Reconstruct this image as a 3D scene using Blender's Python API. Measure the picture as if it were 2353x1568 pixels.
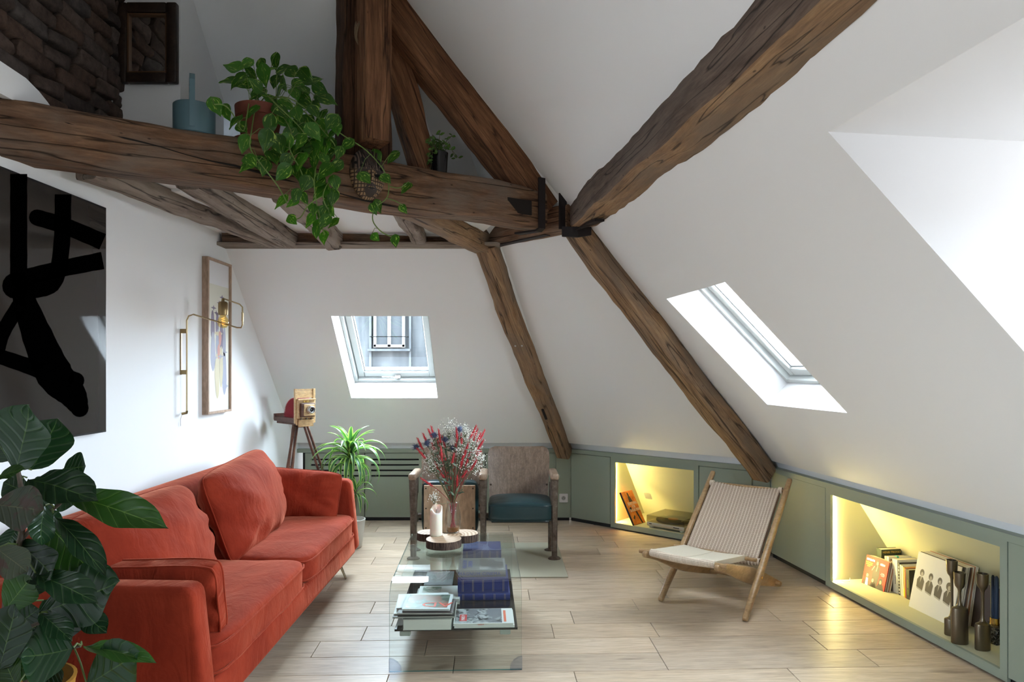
import bpy, bmesh, math, random
from mathutils import Vector, Matrix, Euler, noise
R = math.radians
for o in list(bpy.data.objects): bpy.data.objects.remove(o)
SC = bpy.context.scene
COL = SC.collection

# ---------------------------------------------------------------- camera
FPX, CX, CY, CAMZ = 1569.0, 1176.5, 848.0, 1.40
cam_d = bpy.data.cameras.new('camera'); cam = bpy.data.objects.new('camera', cam_d); COL.objects.link(cam)
cam.location = (0, 0, CAMZ); cam.rotation_euler = (R(90), 0, 0)
cam_d.sensor_width = 36.0; cam_d.lens = FPX/2353*36.0
cam_d.shift_x = 0.0; cam_d.shift_y = (CY-784)/2353
cam_d.clip_start = 0.05; cam_d.clip_end = 200
SC.camera = cam
# ---------------------------------------------------------------- world and exposure
SC.view_settings.view_transform = 'Standard'; SC.view_settings.look = 'None'
SC.view_settings.gamma = 1.0; SC.view_settings.use_curve_mapping = False
SC.view_settings.exposure = 0.55
SKY = 46.0
wd = bpy.data.worlds.new('sky'); SC.world = wd; wd.use_nodes = True
wn = wd.node_tree.nodes; wl = wd.node_tree.links
bg = wn['Background']
tc = wn.new('ShaderNodeTexCoord'); sp = wn.new('ShaderNodeSeparateXYZ'); cr = wn.new('ShaderNodeValToRGB')
wl.new(tc.outputs['Generated'], sp.inputs[0]); wl.new(sp.outputs['Z'], cr.inputs[0])
cr.color_ramp.elements[0].position = 0.0; cr.color_ramp.elements[0].color = (.30, .30, .31, 1)
cr.color_ramp.elements[1].position = 0.6; cr.color_ramp.elements[1].color = (.72, .87, 1, 1)
e = cr.color_ramp.elements.new(.06); e.color = (.67, .76, .85, 1)
wl.new(cr.outputs[0], bg.inputs[0]); bg.inputs[1].default_value = SKY

def portal(loc, dirv, up, sx, sy):
    d = bpy.data.lights.new('daylight_portal', 'AREA'); d.shape = 'RECTANGLE'; d.size = sx; d.size_y = sy
    d.cycles.is_portal = True
    o = bpy.data.objects.new('daylight_portal', d); COL.objects.link(o)
    z = -Vector(dirv).normalized(); y = Vector(up); y = (y-y.dot(z)*z).normalized(); x = y.cross(z)
    m = Matrix((x, y, z)).transposed().to_4x4(); m.translation = Vector(loc); o.matrix_world = m
    return o

# ---------------------------------------------------------------- helpers
def at(px, py, Y):
    return Vector(((px-CX)*Y/FPX, Y, CAMZ+(CY-py)*Y/FPX))

class G:
    """gathers shapes, builds ONE mesh"""
    def __init__(s): s.bm = bmesh.new(); s.uv = s.bm.loops.layers.uv.new('UVMap')
    def add(s, V, F, m=None, uvs=None):
        vs = [s.bm.verts.new((m @ Vector(v)) if m is not None else v) for v in V]
        out = []
        for f in F:
            try:
                fc = s.bm.faces.new([vs[i] for i in f]); out.append(fc)
                if uvs:
                    for lp, i in zip(fc.loops, f): lp[s.uv].uv = uvs[i]
            except ValueError: pass
        return vs, out
    def box(s, c, d, m=None, bev=0, rot=None, seg=1):
        x, y, z = d[0]/2, d[1]/2, d[2]/2
        M = Matrix.Translation(Vector(c))
        if rot is not None: M = M @ (Euler(rot).to_matrix().to_4x4() if not isinstance(rot, Matrix) else rot.to_4x4())
        if m is not None: M = m @ M
        V = [(i*x, j*y, k*z) for i in (-1, 1) for j in (-1, 1) for k in (-1, 1)]
        F = [(0, 1, 3, 2), (4, 6, 7, 5), (0, 4, 5, 1), (2, 3, 7, 6), (0, 2, 6, 4), (1, 5, 7, 3)]
        vs, fs = s.add(V, F, M)
        if bev > 0:
            es = list({e for f in fs for e in f.edges})
            bmesh.ops.bevel(s.bm, geom=es, offset=min(bev, min(x, y, z)*.95), segments=seg, affect='EDGES', profile=.5)
        return s
    def tube(s, pts, r, n=8, cap=True, flat=None, closed=False):
        pts = [Vector(p) for p in pts]; k = len(pts)
        rs = r if isinstance(r, (list, tuple)) else [r]*k
        rings = []; prev = None
        for i, p in enumerate(pts):
            a = pts[i-1] if (i > 0 or closed) else pts[i]; b = pts[(i+1) % k] if (i < k-1 or closed) else pts[i]
            t = (b-a).normalized()
            if prev is None:
                h = Vector((0, 0, 1)) if abs(t.z) < .9 else Vector((1, 0, 0))
                x = t.cross(h).normalized()
            else: x = (prev-prev.dot(t)*t).normalized()
            prev = x; y = t.cross(x)
            fy = flat or 1
            rings.append([s.bm.verts.new(p+rs[i]*(math.cos(2*math.pi*j/n)*x+math.sin(2*math.pi*j/n)*fy*y)) for j in range(n)])
        kk = k if closed else k-1
        for i in range(kk):
            A, B_ = rings[i], rings[(i+1) % k]
            for j in range(n): s.bm.faces.new((A[j], A[(j+1) % n], B_[(j+1) % n], B_[j]))
        if cap and not closed:
            s.bm.faces.new(list(reversed(rings[0]))); s.bm.faces.new(rings[-1])
        return s
    def lathe(s, prof, n=24, m=None, sx=1, sy=1):
        rings = []
        for r, z in prof:
            rr = max(r, 1e-5)
            rings.append([s.bm.verts.new((m @ Vector((rr*sx*math.cos(2*math.pi*j/n), rr*sy*math.sin(2*math.pi*j/n), z))) if m is not None
                          else (rr*sx*math.cos(2*math.pi*j/n), rr*sy*math.sin(2*math.pi*j/n), z)) for j in range(n)])
        for i in range(len(rings)-1):
            for j in range(n): s.bm.faces.new((rings[i][j], rings[i][(j+1) % n], rings[i+1][(j+1) % n], rings[i+1][j]))
        if prof[0][0] > 1e-4: s.bm.faces.new(list(reversed(rings[0])))
        if prof[-1][0] > 1e-4: s.bm.faces.new(rings[-1])
        return s
    def prism(s, poly, z0, z1, m=None):
        n = len(poly)
        V = [(x, y, z0) for x, y in poly]+[(x, y, z1) for x, y in poly]
        F = [tuple(reversed(range(n))), tuple(range(n, 2*n))]+[(i, (i+1) % n, n+(i+1) % n, n+i) for i in range(n)]
        s.add(V, F, m); return s
    def quad(s, V, m=None):
        s.add(V, [tuple(range(len(V)))], m, [(0, 0), (1, 0), (1, 1), (0, 1)] if len(V) == 4 else None); return s
    def mesh(s, name, mat, smooth=True, angle=40, clean=False):
        if clean: bmesh.ops.remove_doubles(s.bm, verts=s.bm.verts, dist=1e-5)
        bmesh.ops.recalc_face_normals(s.bm, faces=s.bm.faces)
        me = bpy.data.meshes.new(name); s.bm.to_mesh(me); s.bm.free()
        for m_ in (mat if isinstance(mat, (list, tuple)) else [mat]): me.materials.append(m_)
        if smooth:
            me.shade_smooth(); me.set_sharp_from_angle(angle=R(angle))
        return me
    def build(s, name, mat, parent=None, smooth=True, angle=40, m=None, clean=False, **kw):
        return link(name, s.mesh(name, mat, smooth, angle, clean), parent, m, **kw)

def link(name, data, parent=None, m=None, label=None, kind=None, cat=None, group=None):
    o = bpy.data.objects.new(name, data); COL.objects.link(o)
    if parent is not None: o.parent = parent
    if m is not None: o.matrix_local = m
    if label: o['label'] = label
    if kind: o['kind'] = kind
    if cat: o['category'] = cat
    if group: o['group'] = group
    return o
def thing(name, label, cat, loc=(0, 0, 0), rz=0, group=None, m=None):
    o = bpy.data.objects.new(name, None); COL.objects.link(o); o.empty_display_size = .05
    o['label'] = label; o['category'] = cat
    if group: o['group'] = group
    if m is not None: o.matrix_local = m
    else: o.location = loc; o.rotation_euler = (0, 0, rz)
    return o
def frame_mat(o, x, y, z):
    m = Matrix((Vector(x).normalized(), Vector(y).normalized(), Vector(z).normalized())).transposed().to_4x4(); m.translation = Vector(o); return m
def look_mat(o, x, zhint):
    x = Vector(x).normalized(); z = Vector(zhint); z = (z-z.dot(x)*x).normalized(); y = z.cross(x)
    return frame_mat(o, x, y, z)

# ---------------------------------------------------------------- materials
def mat(name, col=(.8, .8, .8), rough=.5, metal=0, spec=.5, sheen=0, trans=0, emit=None, es=0, coat=0, ior=1.45, alpha=1, sub=0):
    m = bpy.data.materials.new(name); m.use_nodes = True
    b = m.node_tree.nodes['Principled BSDF']
    b.inputs['Base Color'].default_value = (*col, 1); b.inputs['Roughness'].default_value = rough
    b.inputs['Metallic'].default_value = metal; b.inputs['Specular IOR Level'].default_value = spec
    b.inputs['Transmission Weight'].default_value = trans; b.inputs['IOR'].default_value = ior
    b.inputs['Coat Weight'].default_value = coat; b.inputs['Alpha'].default_value = alpha
    if sheen: b.inputs['Sheen Weight'].default_value = sheen; b.inputs['Sheen Roughness'].default_value = .35
    if emit: b.inputs['Emission Color'].default_value = (*emit, 1); b.inputs['Emission Strength'].default_value = es
    if sub: b.inputs['Subsurface Weight'].default_value = sub
    return m
class NT:
    def __init__(s, m): s.m = m; s.t = m.node_tree; s.n = s.t.nodes; s.b = s.n['Principled BSDF']
    def new(s, t, **kw):
        n = s.n.new(t)
        for k, v in kw.items():
            if hasattr(n, k) and k not in n.inputs: setattr(n, k, v)
            else: n.inputs[k].default_value = v
        return n
    def l(s, a, b): s.t.links.new(a, b)
    def coords(s, scale=(1, 1, 1), kind='Object', rand=0.0):
        c = s.new('ShaderNodeTexCoord'); mp = s.new('ShaderNodeMapping'); mp.inputs['Scale'].default_value = scale
        if rand:
            oi = s.new('ShaderNodeObjectInfo'); ml = s.new('ShaderNodeMath', operation='MULTIPLY'); ml.inputs[1].default_value = rand
            s.l(oi.outputs['Random'], ml.inputs[0]); ad = s.new('ShaderNodeVectorMath', operation='ADD')
            s.l(c.outputs[kind], ad.inputs[0]); s.l(ml.outputs[0], ad.inputs[1]); s.l(ad.outputs[0], mp.inputs[0])
        else: s.l(c.outputs[kind], mp.inputs[0])
        return mp.outputs[0]
    def noise(s, vec, scale=5, detail=6, rough=.6, dist=0):
        n = s.new('ShaderNodeTexNoise'); n.inputs['Scale'].default_value = scale; n.inputs['Detail'].default_value = detail
        n.inputs['Roughness'].default_value = rough; n.inputs['Distortion'].default_value = dist
        s.l(vec, n.inputs['Vector']); return n.outputs['Fac']
    def ramp(s, fac, stops):
        r = s.new('ShaderNodeValToRGB'); el = r.color_ramp.elements
        while len(el) < len(stops): el.new(.5)
        for e_, (p, c) in zip(el, stops): e_.position = p; e_.color = (*c, 1) if len(c) == 3 else c
        s.l(fac, r.inputs[0]); return r.outputs[0]
    def mix(s, fac, a, b, bt='MIX'):
        n = s.new('ShaderNodeMix', data_type='RGBA', blend_type=bt)
        for sock, v in ((n.inputs[0], fac), (n.inputs[6], a), (n.inputs[7], b)):
            if hasattr(v, 'links'): s.l(v, sock)
            elif isinstance(v, (int, float)): sock.default_value = v
            else: sock.default_value = (*v, 1)
        return n.outputs[2]
    def bump(s, h, strength=.3, dist=.01):
        b = s.new('ShaderNodeBump'); b.inputs['Strength'].default_value = strength; b.inputs['Distance'].default_value = dist
        s.l(h, b.inputs['Height']); s.l(b.outputs[0], s.b.inputs['Normal'])
def g3(v): return (v, v, v)

def wood(name, dark, mid, light, rough=.6, scale=(1.5, 14, 14), crack=.0, bump=.3, rand=7.0, patch=None, spec=.4):
    m = mat(name, mid, rough, spec=spec); t = NT(m)
    v = t.coords(scale, rand=rand)
    a = t.noise(v, 3.0, 8, .65, .45)
    col = t.ramp(a, [(.25, dark), (.5, mid), (.75, light)])
    fine = t.noise(t.coords((scale[0]*2, scale[1]*5, scale[2]*5), rand=rand), 4, 3, .6)
    col = t.mix(.5, col, t.ramp(fine, [(.35, g3(.55)), (.62, g3(1.1))]), 'MULTIPLY')
    if patch:
        pn = t.noise(t.coords((.9, 2.2, 2.2), rand=rand), 2.2, 4, .6, .5)
        col = t.mix(t.ramp(pn, [(.4, g3(0)), (.62, g3(.85))]), col, patch)
    h = t.noise(v, 3.5, 8, .7, .4)
    if crack:
        cn = t.noise(t.coords((.30, 7, 7), rand=rand), 2.4, 2, .45, .12)
        ck = t.ramp(cn, [(.478, g3(1)), (.492, g3(.5)), (.499, g3(.12)), (.501, g3(.12)), (.508, g3(.5)), (.522, g3(1))])
        col = t.mix(crack, col, ck, 'MULTIPLY')
        vo = t.new('ShaderNodeTexVoronoi'); vo.inputs['Scale'].default_value = 9
        t.l(t.coords((.8, 1.6, 1.6), rand=rand), vo.inputs['Vector'])
        kn = t.ramp(vo.outputs['Distance'], [(.035, g3(.1)), (.07, g3(1))])
        col = t.mix(crack*.8, col, kn, 'MULTIPLY')
        h2 = t.mix(1.0, h, ck, 'MULTIPLY'); t.bump(h2, bump, .02)
    else: t.bump(h, bump, .004)
    t.l(col, t.b.inputs['Base Color']); return m

M = {}
m = mat('wall_paint', (.855, .87, .885), .75, spec=.2); t = NT(m)
t.bump(t.noise(t.coords((1, 1, 1)), 2.0, 4, .5), .08, .02); M['white'] = m
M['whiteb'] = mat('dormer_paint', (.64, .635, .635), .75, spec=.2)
M['lacquer'] = mat('window_white_lacquer', (.46, .475, .46), .35)
M['seal'] = mat('grey_seal', (.25, .26, .27), .5)
M['floor'] = wood('pale_oak', (.42, .315, .22), (.53, .415, .305), (.61, .495, .385), .42, (1.1, 9, 9), bump=.10, rand=23.0, spec=.4)
t = NT(M['floor']);                                   # each board its own tone
oi = t.new('ShaderNodeObjectInfo'); base = t.b.inputs['Base Color'].links[0].from_socket
kn = t.noise(t.coords((1.3, 3.2, 3.2), rand=31.), 2.3, 3, .5, .3)
base = t.mix(t.ramp(kn, [(.66, g3(0)), (.78, g3(.6))]), base, (.17, .11, .075))
t.l(t.mix(1.0, base, t.ramp(oi.outputs['Random'], [(0, (.86, .86, .87)), (.5, (1, .98, .95)), (1, (1.12, 1.12, 1.12))]), 'MULTIPLY'), t.b.inputs['Base Color'])
M['beam'] = wood('old_oak', (.06, .030, .017), (.20, .105, .058), (.36, .21, .12), .75, (1.3, 9, 9), crack=.95, bump=.8, patch=(.20, .15, .115), spec=.25)
M['beam_grey'] = wood('weathered_oak', (.10, .07, .055), (.27, .21, .17), (.44, .36, .30), .8, (1.3, 10, 10), crack=.9, bump=.8, patch=(.36, .30, .25), spec=.2)
M['beam_red'] = wood('russet_oak', (.07, .028, .014), (.22, .10, .05), (.38, .19, .095), .7, (1.2, 11, 11), crack=.8, bump=.6, spec=.25)
M['beam_dark'] = wood('dark_post_oak', (.022, .010, .006), (.075, .036, .02), (.15, .075, .04), .75, (1.2, 11, 11), crack=.8, bump=.6, spec=.2)
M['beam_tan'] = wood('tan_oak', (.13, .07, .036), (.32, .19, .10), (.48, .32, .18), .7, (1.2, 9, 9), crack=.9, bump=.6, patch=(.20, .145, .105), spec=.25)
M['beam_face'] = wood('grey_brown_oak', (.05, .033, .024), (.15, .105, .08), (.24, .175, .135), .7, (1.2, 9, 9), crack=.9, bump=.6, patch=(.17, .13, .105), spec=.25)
M['iron'] = mat('forged_iron', (.022, .017, .017), .6, metal=.4)
t = NT(M['iron']); t.bump(t.noise(t.coords((1, 1, 1)), 40, 4, .6), .5, .004)
M['sage'] = mat('sage_paint', (.285, .33, .265), .42, spec=.4)
M['sagein'] = mat('sage_paint_inside', (.56, .55, .38), .5, spec=.3)
M['black'] = mat('matt_black', (.012, .012, .013), .6)
def glass(name, tint=(1, 1, 1), rough=0.0, ior=1.5):
    m = bpy.data.materials.new(name); m.use_nodes = True; nt = m.node_tree; nt.nodes.clear()
    o = nt.nodes.new('ShaderNodeOutputMaterial'); mx = nt.nodes.new('ShaderNodeMixShader')
    tr = nt.nodes.new('ShaderNodeBsdfTransparent'); gl = nt.nodes.new('ShaderNodeBsdfGlossy'); fr = nt.nodes.new('ShaderNodeFresnel')
    tr.inputs[0].default_value = (*tint, 1); gl.inputs['Roughness'].default_value = rough; fr.inputs['IOR'].default_value = 1.5
    gm = nt.nodes.new('ShaderNodeNewGeometry'); mr_ = nt.nodes.new('ShaderNodeMapRange'); mr_.inputs['To Min'].default_value = ior; mr_.inputs['To Max'].default_value = 1/ior
    nt.links.new(gm.outputs['Backfacing'], mr_.inputs['Value']); nt.links.new(mr_.outputs[0], fr.inputs['IOR'])
    nt.links.new(fr.outputs[0], mx.inputs[0]); nt.links.new(tr.outputs[0], mx.inputs[1]); nt.links.new(gl.outputs[0], mx.inputs[2])
    nt.links.new(mx.outputs[0], o.inputs[0]); return m
M['pane'] = glass('window_glass', (.95, .97, .97))
M['tglass'] = glass('table_glass', (.93, .96, .95), ior=1.36)

# ---------------------------------------------------------------- the room's planes
XL = -1.975
NF, DF = Vector((0, 1, 0)), 6.94
NM, DM = Vector((.656, .7548, 0)).normalized(), 5.74
NR, DR = Vector((.991, .130, 0)).normalized(), 3.26
TR = Vector((-NR.y, NR.x, 0)); TM = Vector((NM.y, -NM.x, 0)); TF = Vector((1, 0, 0))
ZT = 3.62; ZB = .725; YB = -1.9
def clip(poly, n, d):            # keep n.p <= d
    out = []
    for i in range(len(poly)):
        a, b = poly[i], poly[(i+1) % len(poly)]
        da, db = n.dot(a)-d, n.dot(b)-d
        if da <= 1e-9: out.append(a)
        if (da < -1e-9 and db > 1e-9) or (da > 1e-9 and db < -1e-9): out.append(a+(b-a)*(da/(da-db)))
    return out
UP = Vector((0, 0, 1))
def slope_poly(N, D, T):
    c = lambda t_, z: N*(D-z)+T*t_+UP*z
    p = [c(-9, -1), c(9, -1), c(9, 5), c(-9, 5)]
    for n2, d2 in ((NF, DF), (NM, DM), (NR, DR)):
        if (n2-N).length > .01: p = clip(p, n2+UP, d2)
    p = clip(p, UP, ZT); p = clip(p, -UP, -ZB); p = clip(p, Vector((-1, 0, 0)), -XL); p = clip(p, Vector((0, -1, 0)), -YB)
    return p
def slope(name, N, D, T, holes=()):
    g = G(); pieces = [slope_poly(N, D, T)]
    for (t0, t1, z0, z1) in holes:
        new = []
        for p in pieces:
            new.append(clip(p, T, t0)); new.append(clip(p, -T, -t1))
            mid = clip(clip(p, -T, -t0), T, t1)
            new.append(clip(mid, UP, z0)); new.append(clip(mid, -UP, -z1))
        pieces = [q for q in new if len(q) > 2]
    for p in pieces:
        g.add(p, [tuple(range(len(p)))])
    o = g.build(name, M['white'], smooth=False); o['kind'] = 'structure'; return o
W1 = (-1.362, -.630, 1.153, 1.797)
K = DR-1.4
W2 = (1.669*K/1.0*.0+3.125, 3.915, 1.400-.117*K, 1.400+.2241*K)
W3 = (.45, 1.85, .90, 2.09)          # dormer opening
W4 = (-1.5, -.55, 1.0, 2.2)          # skylight behind the viewpoint
slope('wall_far', NF, DF, TF, [W1])
slope('wall_corner', NM, DM, TM)
slope('wall_right', NR, DR, TR, [W2, W3])
def plain(name, V, mt='white'):
    g = G(); g.quad(V); o = g.build(name, M[mt], smooth=False); o['kind'] = 'structure'; return o
g = G()
for (a_, b_, c_, d_) in ((YB, -1.5, -.02, 2.36), (-.35, 6.9, -.02, 2.36), (-1.5, -.35, -.02, 1.05), (-1.5, -.35, 2.1, 2.36)):
    g.quad([(XL, a_, c_), (XL, b_, c_), (XL, b_, d_), (XL, a_, d_)])
o = g.build('wall_left', M['white'], smooth=False); o['kind'] = 'structure'
plain('wall_left_loft', [(XL-.02, 3.4, 2.30), (XL-.02, 5.0, 2.30), (XL-.02, 5.0, ZT), (XL-.02, 3.4, ZT)])
plain('ceiling', [(XL-.3, YB, ZT), (3.6, YB, ZT), (3.6, 4.6, ZT), (XL-.3, 4.6, ZT)])
M['taupe'] = mat('taupe_paint', (.30, .27, .24), .8)
plain('wall_back', [(XL-.3, YB, -.02), (3.6, YB, -.02), (3.6, YB, ZT), (XL-.3, YB, ZT)], 'taupe')

# window frames set deep in the slopes
def skylight(name, N, D, T, w, depth, handle, near_wall=None):
    t0, t1, z0, z1 = w
    out = (N+UP).normalized(); upv = (UP-N).normalized()
    c = lambda t_, z: N*(D-z)+T*t_+UP*z
    L = (z1-z0)*math.sqrt(2); Wd = t1-t0
    m_ = frame_mat(c((t0+t1)/2, (z0+z1)/2), T, upv, T.cross(upv))     # local x along wall, y up slope
    sgn = 1 if T.cross(upv).dot(out) > 0 else -1
    root = bpy.data.objects.new(name, None); COL.objects.link(root); root.matrix_local = m_; root['kind'] = 'structure'
    a, b, d = Wd/2, L/2, depth*sgn
    g = G()
    for q in ([(-a, -b, 0), (-a, b, 0), (-a, b, d), (-a, -b, d)], [(a, -b, 0), (a, b, 0), (a, b, d), (a, -b, d)],
              [(-a, -b, 0), (a, -b, 0), (a, -b, d), (-a, -b, d)], [(-a, b, 0), (a, b, 0), (a, b, d), (-a, b, d)]): g.quad(q)
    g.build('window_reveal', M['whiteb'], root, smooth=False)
    g = G(); e = .028
    for (cx, cy, sx, sy) in ((-a+e/2, 0, e, L), (a-e/2, 0, e, L), (0, -b+e/2, Wd-2*e, e), (0, b-e/2, Wd-2*e, e)):
        g.box((cx, cy, (depth-.055)*sgn), (sx, sy, .10), bev=.003)
    g.build('window_frame', M['lacquer'], root)
    g = G(); s_ = .055
    for (cx, cy, sx, sy) in ((-a+e+s_/2+.004, 0, s_, L-2*e-.008), (a-e-s_/2-.004, 0, s_, L-2*e-.008),
                             (0, -b+e+s_/2+.004, Wd-2*e-2*s_-.008, s_), (0, b-e-s_/2-.004, Wd-2*e-2*s_-.008, s_)):
        g.box((cx, cy, (depth-.035)*sgn), (sx, sy, .075), bev=.006)
    g.build('sash', M['lacquer'], root)
    g = G()
    ia, ib = a-e-s_-.004, b-e-s_-.004
    for (cx, cy, sx, sy) in ((-ia+.004, 0, .008, 2*ib), (ia-.004, 0, .008, 2*ib), (0, -ib+.004, 2*ia, .008), (0, ib-.004, 2*ia, .008)):
        g.box((cx, cy, (depth-.045)*sgn), (sx, sy, .012))
    g.build('glazing_seal', M['seal'], root)
    g = G(); g.quad([(-ia, -ib, (depth-.04)*sgn), (ia, -ib, (depth-.04)*sgn), (ia, ib, (depth-.04)*sgn), (-ia, ib, (depth-.04)*sgn)])
    g.build('pane', M['pane'], root, smooth=False)
    if handle:
        g = G(); z_ = (depth-.11)*sgn
        g.box((.01, -b+.05, (depth-.085)*sgn), (.05, .022, .03), bev=.004)
        g.tube([(.012, -b+.05, z_+.02*sgn), (.005, -b+.05, z_), (-.03, -b+.068, z_), (-.12, -b+.072, z_)], [.008, .008, .008, .006], 8)
        g.build('window_handle', M['chrome'], root)
    portal(c((t0+t1)/2, (z0+z1)/2)+out*(depth+.02), -out, upv, Wd, L)
    return root
M['chrome'] = mat('brushed_steel', (.6, .6, .6), .3, metal=1)
skylight('window_1', NF, DF, TF, W1, .29, True)
skylight('window_2', NR, DR, TR, W2, .29, False)
# dormer on the right
def rp(nv, tv, z): return NR*nv+TR*tv+UP*z
t0, t1, z0, z1 = W3; NO = 2.75
root = bpy.data.objects.new('window_3', None); COL.objects.link(root); root['kind'] = 'structure'
g = G()
g.quad([rp(DR-z1, t1, z1), rp(NO, t1, z1), rp(NO, t0, z1), rp(DR-z1, t0, z1)])
g.quad([rp(DR-z0, t1, z0), rp(NO, t1, z0), rp(NO, t0, z0), rp(DR-z0, t0, z0)])
for tt in (t0, t1): g.quad([rp(DR-z1, tt, z1), rp(NO, tt, z1), rp(NO, tt, z0), rp(DR-z0, tt, z0)])
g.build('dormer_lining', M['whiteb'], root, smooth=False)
GT0, GT1, GZ0, GZ1 = .70, 1.60, 1.10, 1.98
g = G()
for (a_, b_, c_, d_) in ((t0, GT0, z0, z1), (GT1, t1, z0, z1), (GT0, GT1, z0, GZ0), (GT0, GT1, GZ1, z1)):
    g.quad([rp(NO, a_, c_), rp(NO, b_, c_), rp(NO, b_, d_), rp(NO, a_, d_)])
g.build('added_dormer_front', M['whiteb'], root, smooth=False)  # unseen wall put in round a smaller opening to cut the daylight
md = frame_mat(rp(NO, (GT0+GT1)/2, (GZ0+GZ1)/2), TR, UP, TR.cross(UP))
g = G(); w_, h_ = GT1-GT0, GZ1-GZ0
for (cx, cy, sx, sy) in ((-w_/2+.03, 0, .06, h_), (w_/2-.03, 0, .06, h_), (0, -h_/2+.03, w_-.12, .06), (0, h_/2-.03, w_-.12, .06), (0, 0, .07, h_-.12)):
    g.box((cx, cy, 0), (sx, sy, .06), md, bev=.004)
g.build('window_frame', M['lacquer'], root)
g = G(); g.quad([(-w_/2+.06, -h_/2+.06, 0), (w_/2-.06, -h_/2+.06, 0), (w_/2-.06, h_/2-.06, 0), (-w_/2+.06, h_/2-.06, 0)], md)
g.build('pane', M['pane'], root, smooth=False)
portal(rp(NO+.02, (GT0+GT1)/2, (GZ0+GZ1)/2), -NR, UP, w_, h_)
# unseen window added in the left wall beside the viewpoint as fill light
LW = (-1.5, -.35, 1.05, 2.1)
root = bpy.data.objects.new('added_window_4', None); COL.objects.link(root); root['kind'] = 'structure'
g = G()
for (cy, cz, sy, sz) in ((LW[0]+.03, (LW[2]+LW[3])/2, .06, LW[3]-LW[2]), (LW[1]-.03, (LW[2]+LW[3])/2, .06, LW[3]-LW[2]), ((LW[0]+LW[1])/2, (LW[2]+LW[3])/2, .06, LW[3]-LW[2]), ((LW[0]+LW[1])/2, LW[2]+.03, LW[1]-LW[0], .06), ((LW[0]+LW[1])/2, LW[3]-.03, LW[1]-LW[0], .06)):
    g.box((XL-.06, cy, cz), (.06, sy, sz))
g.build('window_frame', M['lacquer'], root, smooth=False)
g = G(); g.quad([(XL-.06, LW[0], LW[2]), (XL-.06, LW[1], LW[2]), (XL-.06, LW[1], LW[3]), (XL-.06, LW[0], LW[3])]); g.build('pane', M['pane'], root, smooth=False)
portal((XL-.10, (LW[0]+LW[1])/2, (LW[2]+LW[3])/2), (1, 0, 0), UP, LW[1]-LW[0], LW[3]-LW[2])

# ---------------------------------------------------------------- floor boards
rnd = random.Random(4)
fl = G(); fl.box((.6, 2.4, -.04), (5.6, 8.8, .04)); FLOOR = fl.build('floor', M['black'], smooth=False); FLOOR['kind'] = 'structure'
FLOOR.data.materials[0] = mat('subfloor', (.10, .07, .05), .8)
PW = .1965; ang = R(2.0)
rowm = Matrix.Rotation(ang, 4, 'Z')
y = .1; k = 0
pm = {}
while y < 6.55:
    x = -2.3-rnd.random()*1.0
    while x < 3.0:
        L = rnd.choice((.55, .7, .85, 1.0, 1.15, 1.3))
        x0, x1 = max(x, -2.0), x+L
        wc = rowm @ Vector(((x0+x1)/2, y, 0))
        lim = min((5.12-NM.y*wc.y)/NM.x if wc.y > 4.2 else 9, (2.64-NR.y*wc.y)/NR.x)
        x1c = min(x1, lim+.10+y*math.sin(ang))
        if x1c-x0 > .06 and wc.y < 6.38:
            key = (round(x1c-x0, 3))
            if key not in pm:
                g = G(); g.box((0, 0, 0), (key-.0030, PW-.0030, .014), bev=.0012); pm[key] = g.mesh('plank', M['floor'], smooth=False)
            wc = rowm @ Vector(((x0+x1c)/2, y, 0))
            link('plank', pm[key], FLOOR, Matrix.Translation((wc.x, wc.y, -.007-rnd.random()*.0005)) @ Matrix.Rotation(ang, 4, 'Z'))
        x = x1
    y += PW; k += 1

# ---------------------------------------------------------------- brick masonry upper left
M['brick'] = mat('old_brick', (.12, .09, .08), .9, spec=.2); t = NT(M['brick'])
oi = t.new('ShaderNodeObjectInfo')
bc = t.ramp(oi.outputs['Random'], [(0, (.05, .04, .036)), (.35, (.085, .055, .042)), (.7, (.07, .06, .056)), (1, (.11, .08, .066))])
nz = t.noise(t.coords((1, 1, 1), rand=9), 22, 6, .7)
t.l(t.mix(.8, bc, t.ramp(nz, [(.3, g3(.45)), (.7, g3(1.5))]), 'MULTIPLY'), t.b.inputs['Base Color']); t.bump(nz, .9, .012)
M['mortar'] = mat('dark_mortar', (.07, .055, .048), .95, spec=.1); t = NT(M['mortar'])
t.bump(t.noise(t.coords((1, 1, 1)), 30, 6, .7), .9, .02)
upl = G(); upl.quad([(XL-.03, YB, 2.30), (XL-.03, 3.50, 2.30), (XL-.03, 3.50, ZT), (XL-.03, YB, ZT)])
UPL = upl.build('wall_upper_left', M['mortar'], smooth=False); UPL['kind'] = 'structure'
bms = []
for s_ in range(6):
    g = G(); r2 = random.Random(s_)
    Lb, Hb = (.185, .22, .16, .20, .24, .13)[s_], (.062, .072, .058, .078, .066, .06)[s_]
    g.box((0, 0, 0), (.07, Lb, Hb), bev=.013, seg=3)
    for v in g.bm.verts:
        n_ = noise.noise_vector(v.co*16+Vector((s_*7, 0, 0))); v.co += n_*.022
    bms.append((g.mesh('brick', M['brick'], angle=60), Lb, Hb))
z = 2.34; row = 0
while z < 3.6:
    y = 1.15+rnd.random()*.15; hrow = .072
    while y < 3.46:
        me, Lb, Hb = rnd.choice(bms)
        if y+Lb > 3.66: break
        link('brick', me, UPL, Matrix.Translation((XL-.028+rnd.uniform(-.012, .012), y+Lb/2, z+.036+rnd.uniform(-.006, .006))) @ Euler((rnd.uniform(-.09, .09), rnd.uniform(-.06, .06), rnd.uniform(-.06, .06))).to_matrix().to_4x4())
        y += Lb+.006
    z += hrow+.004; row += 1
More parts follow.
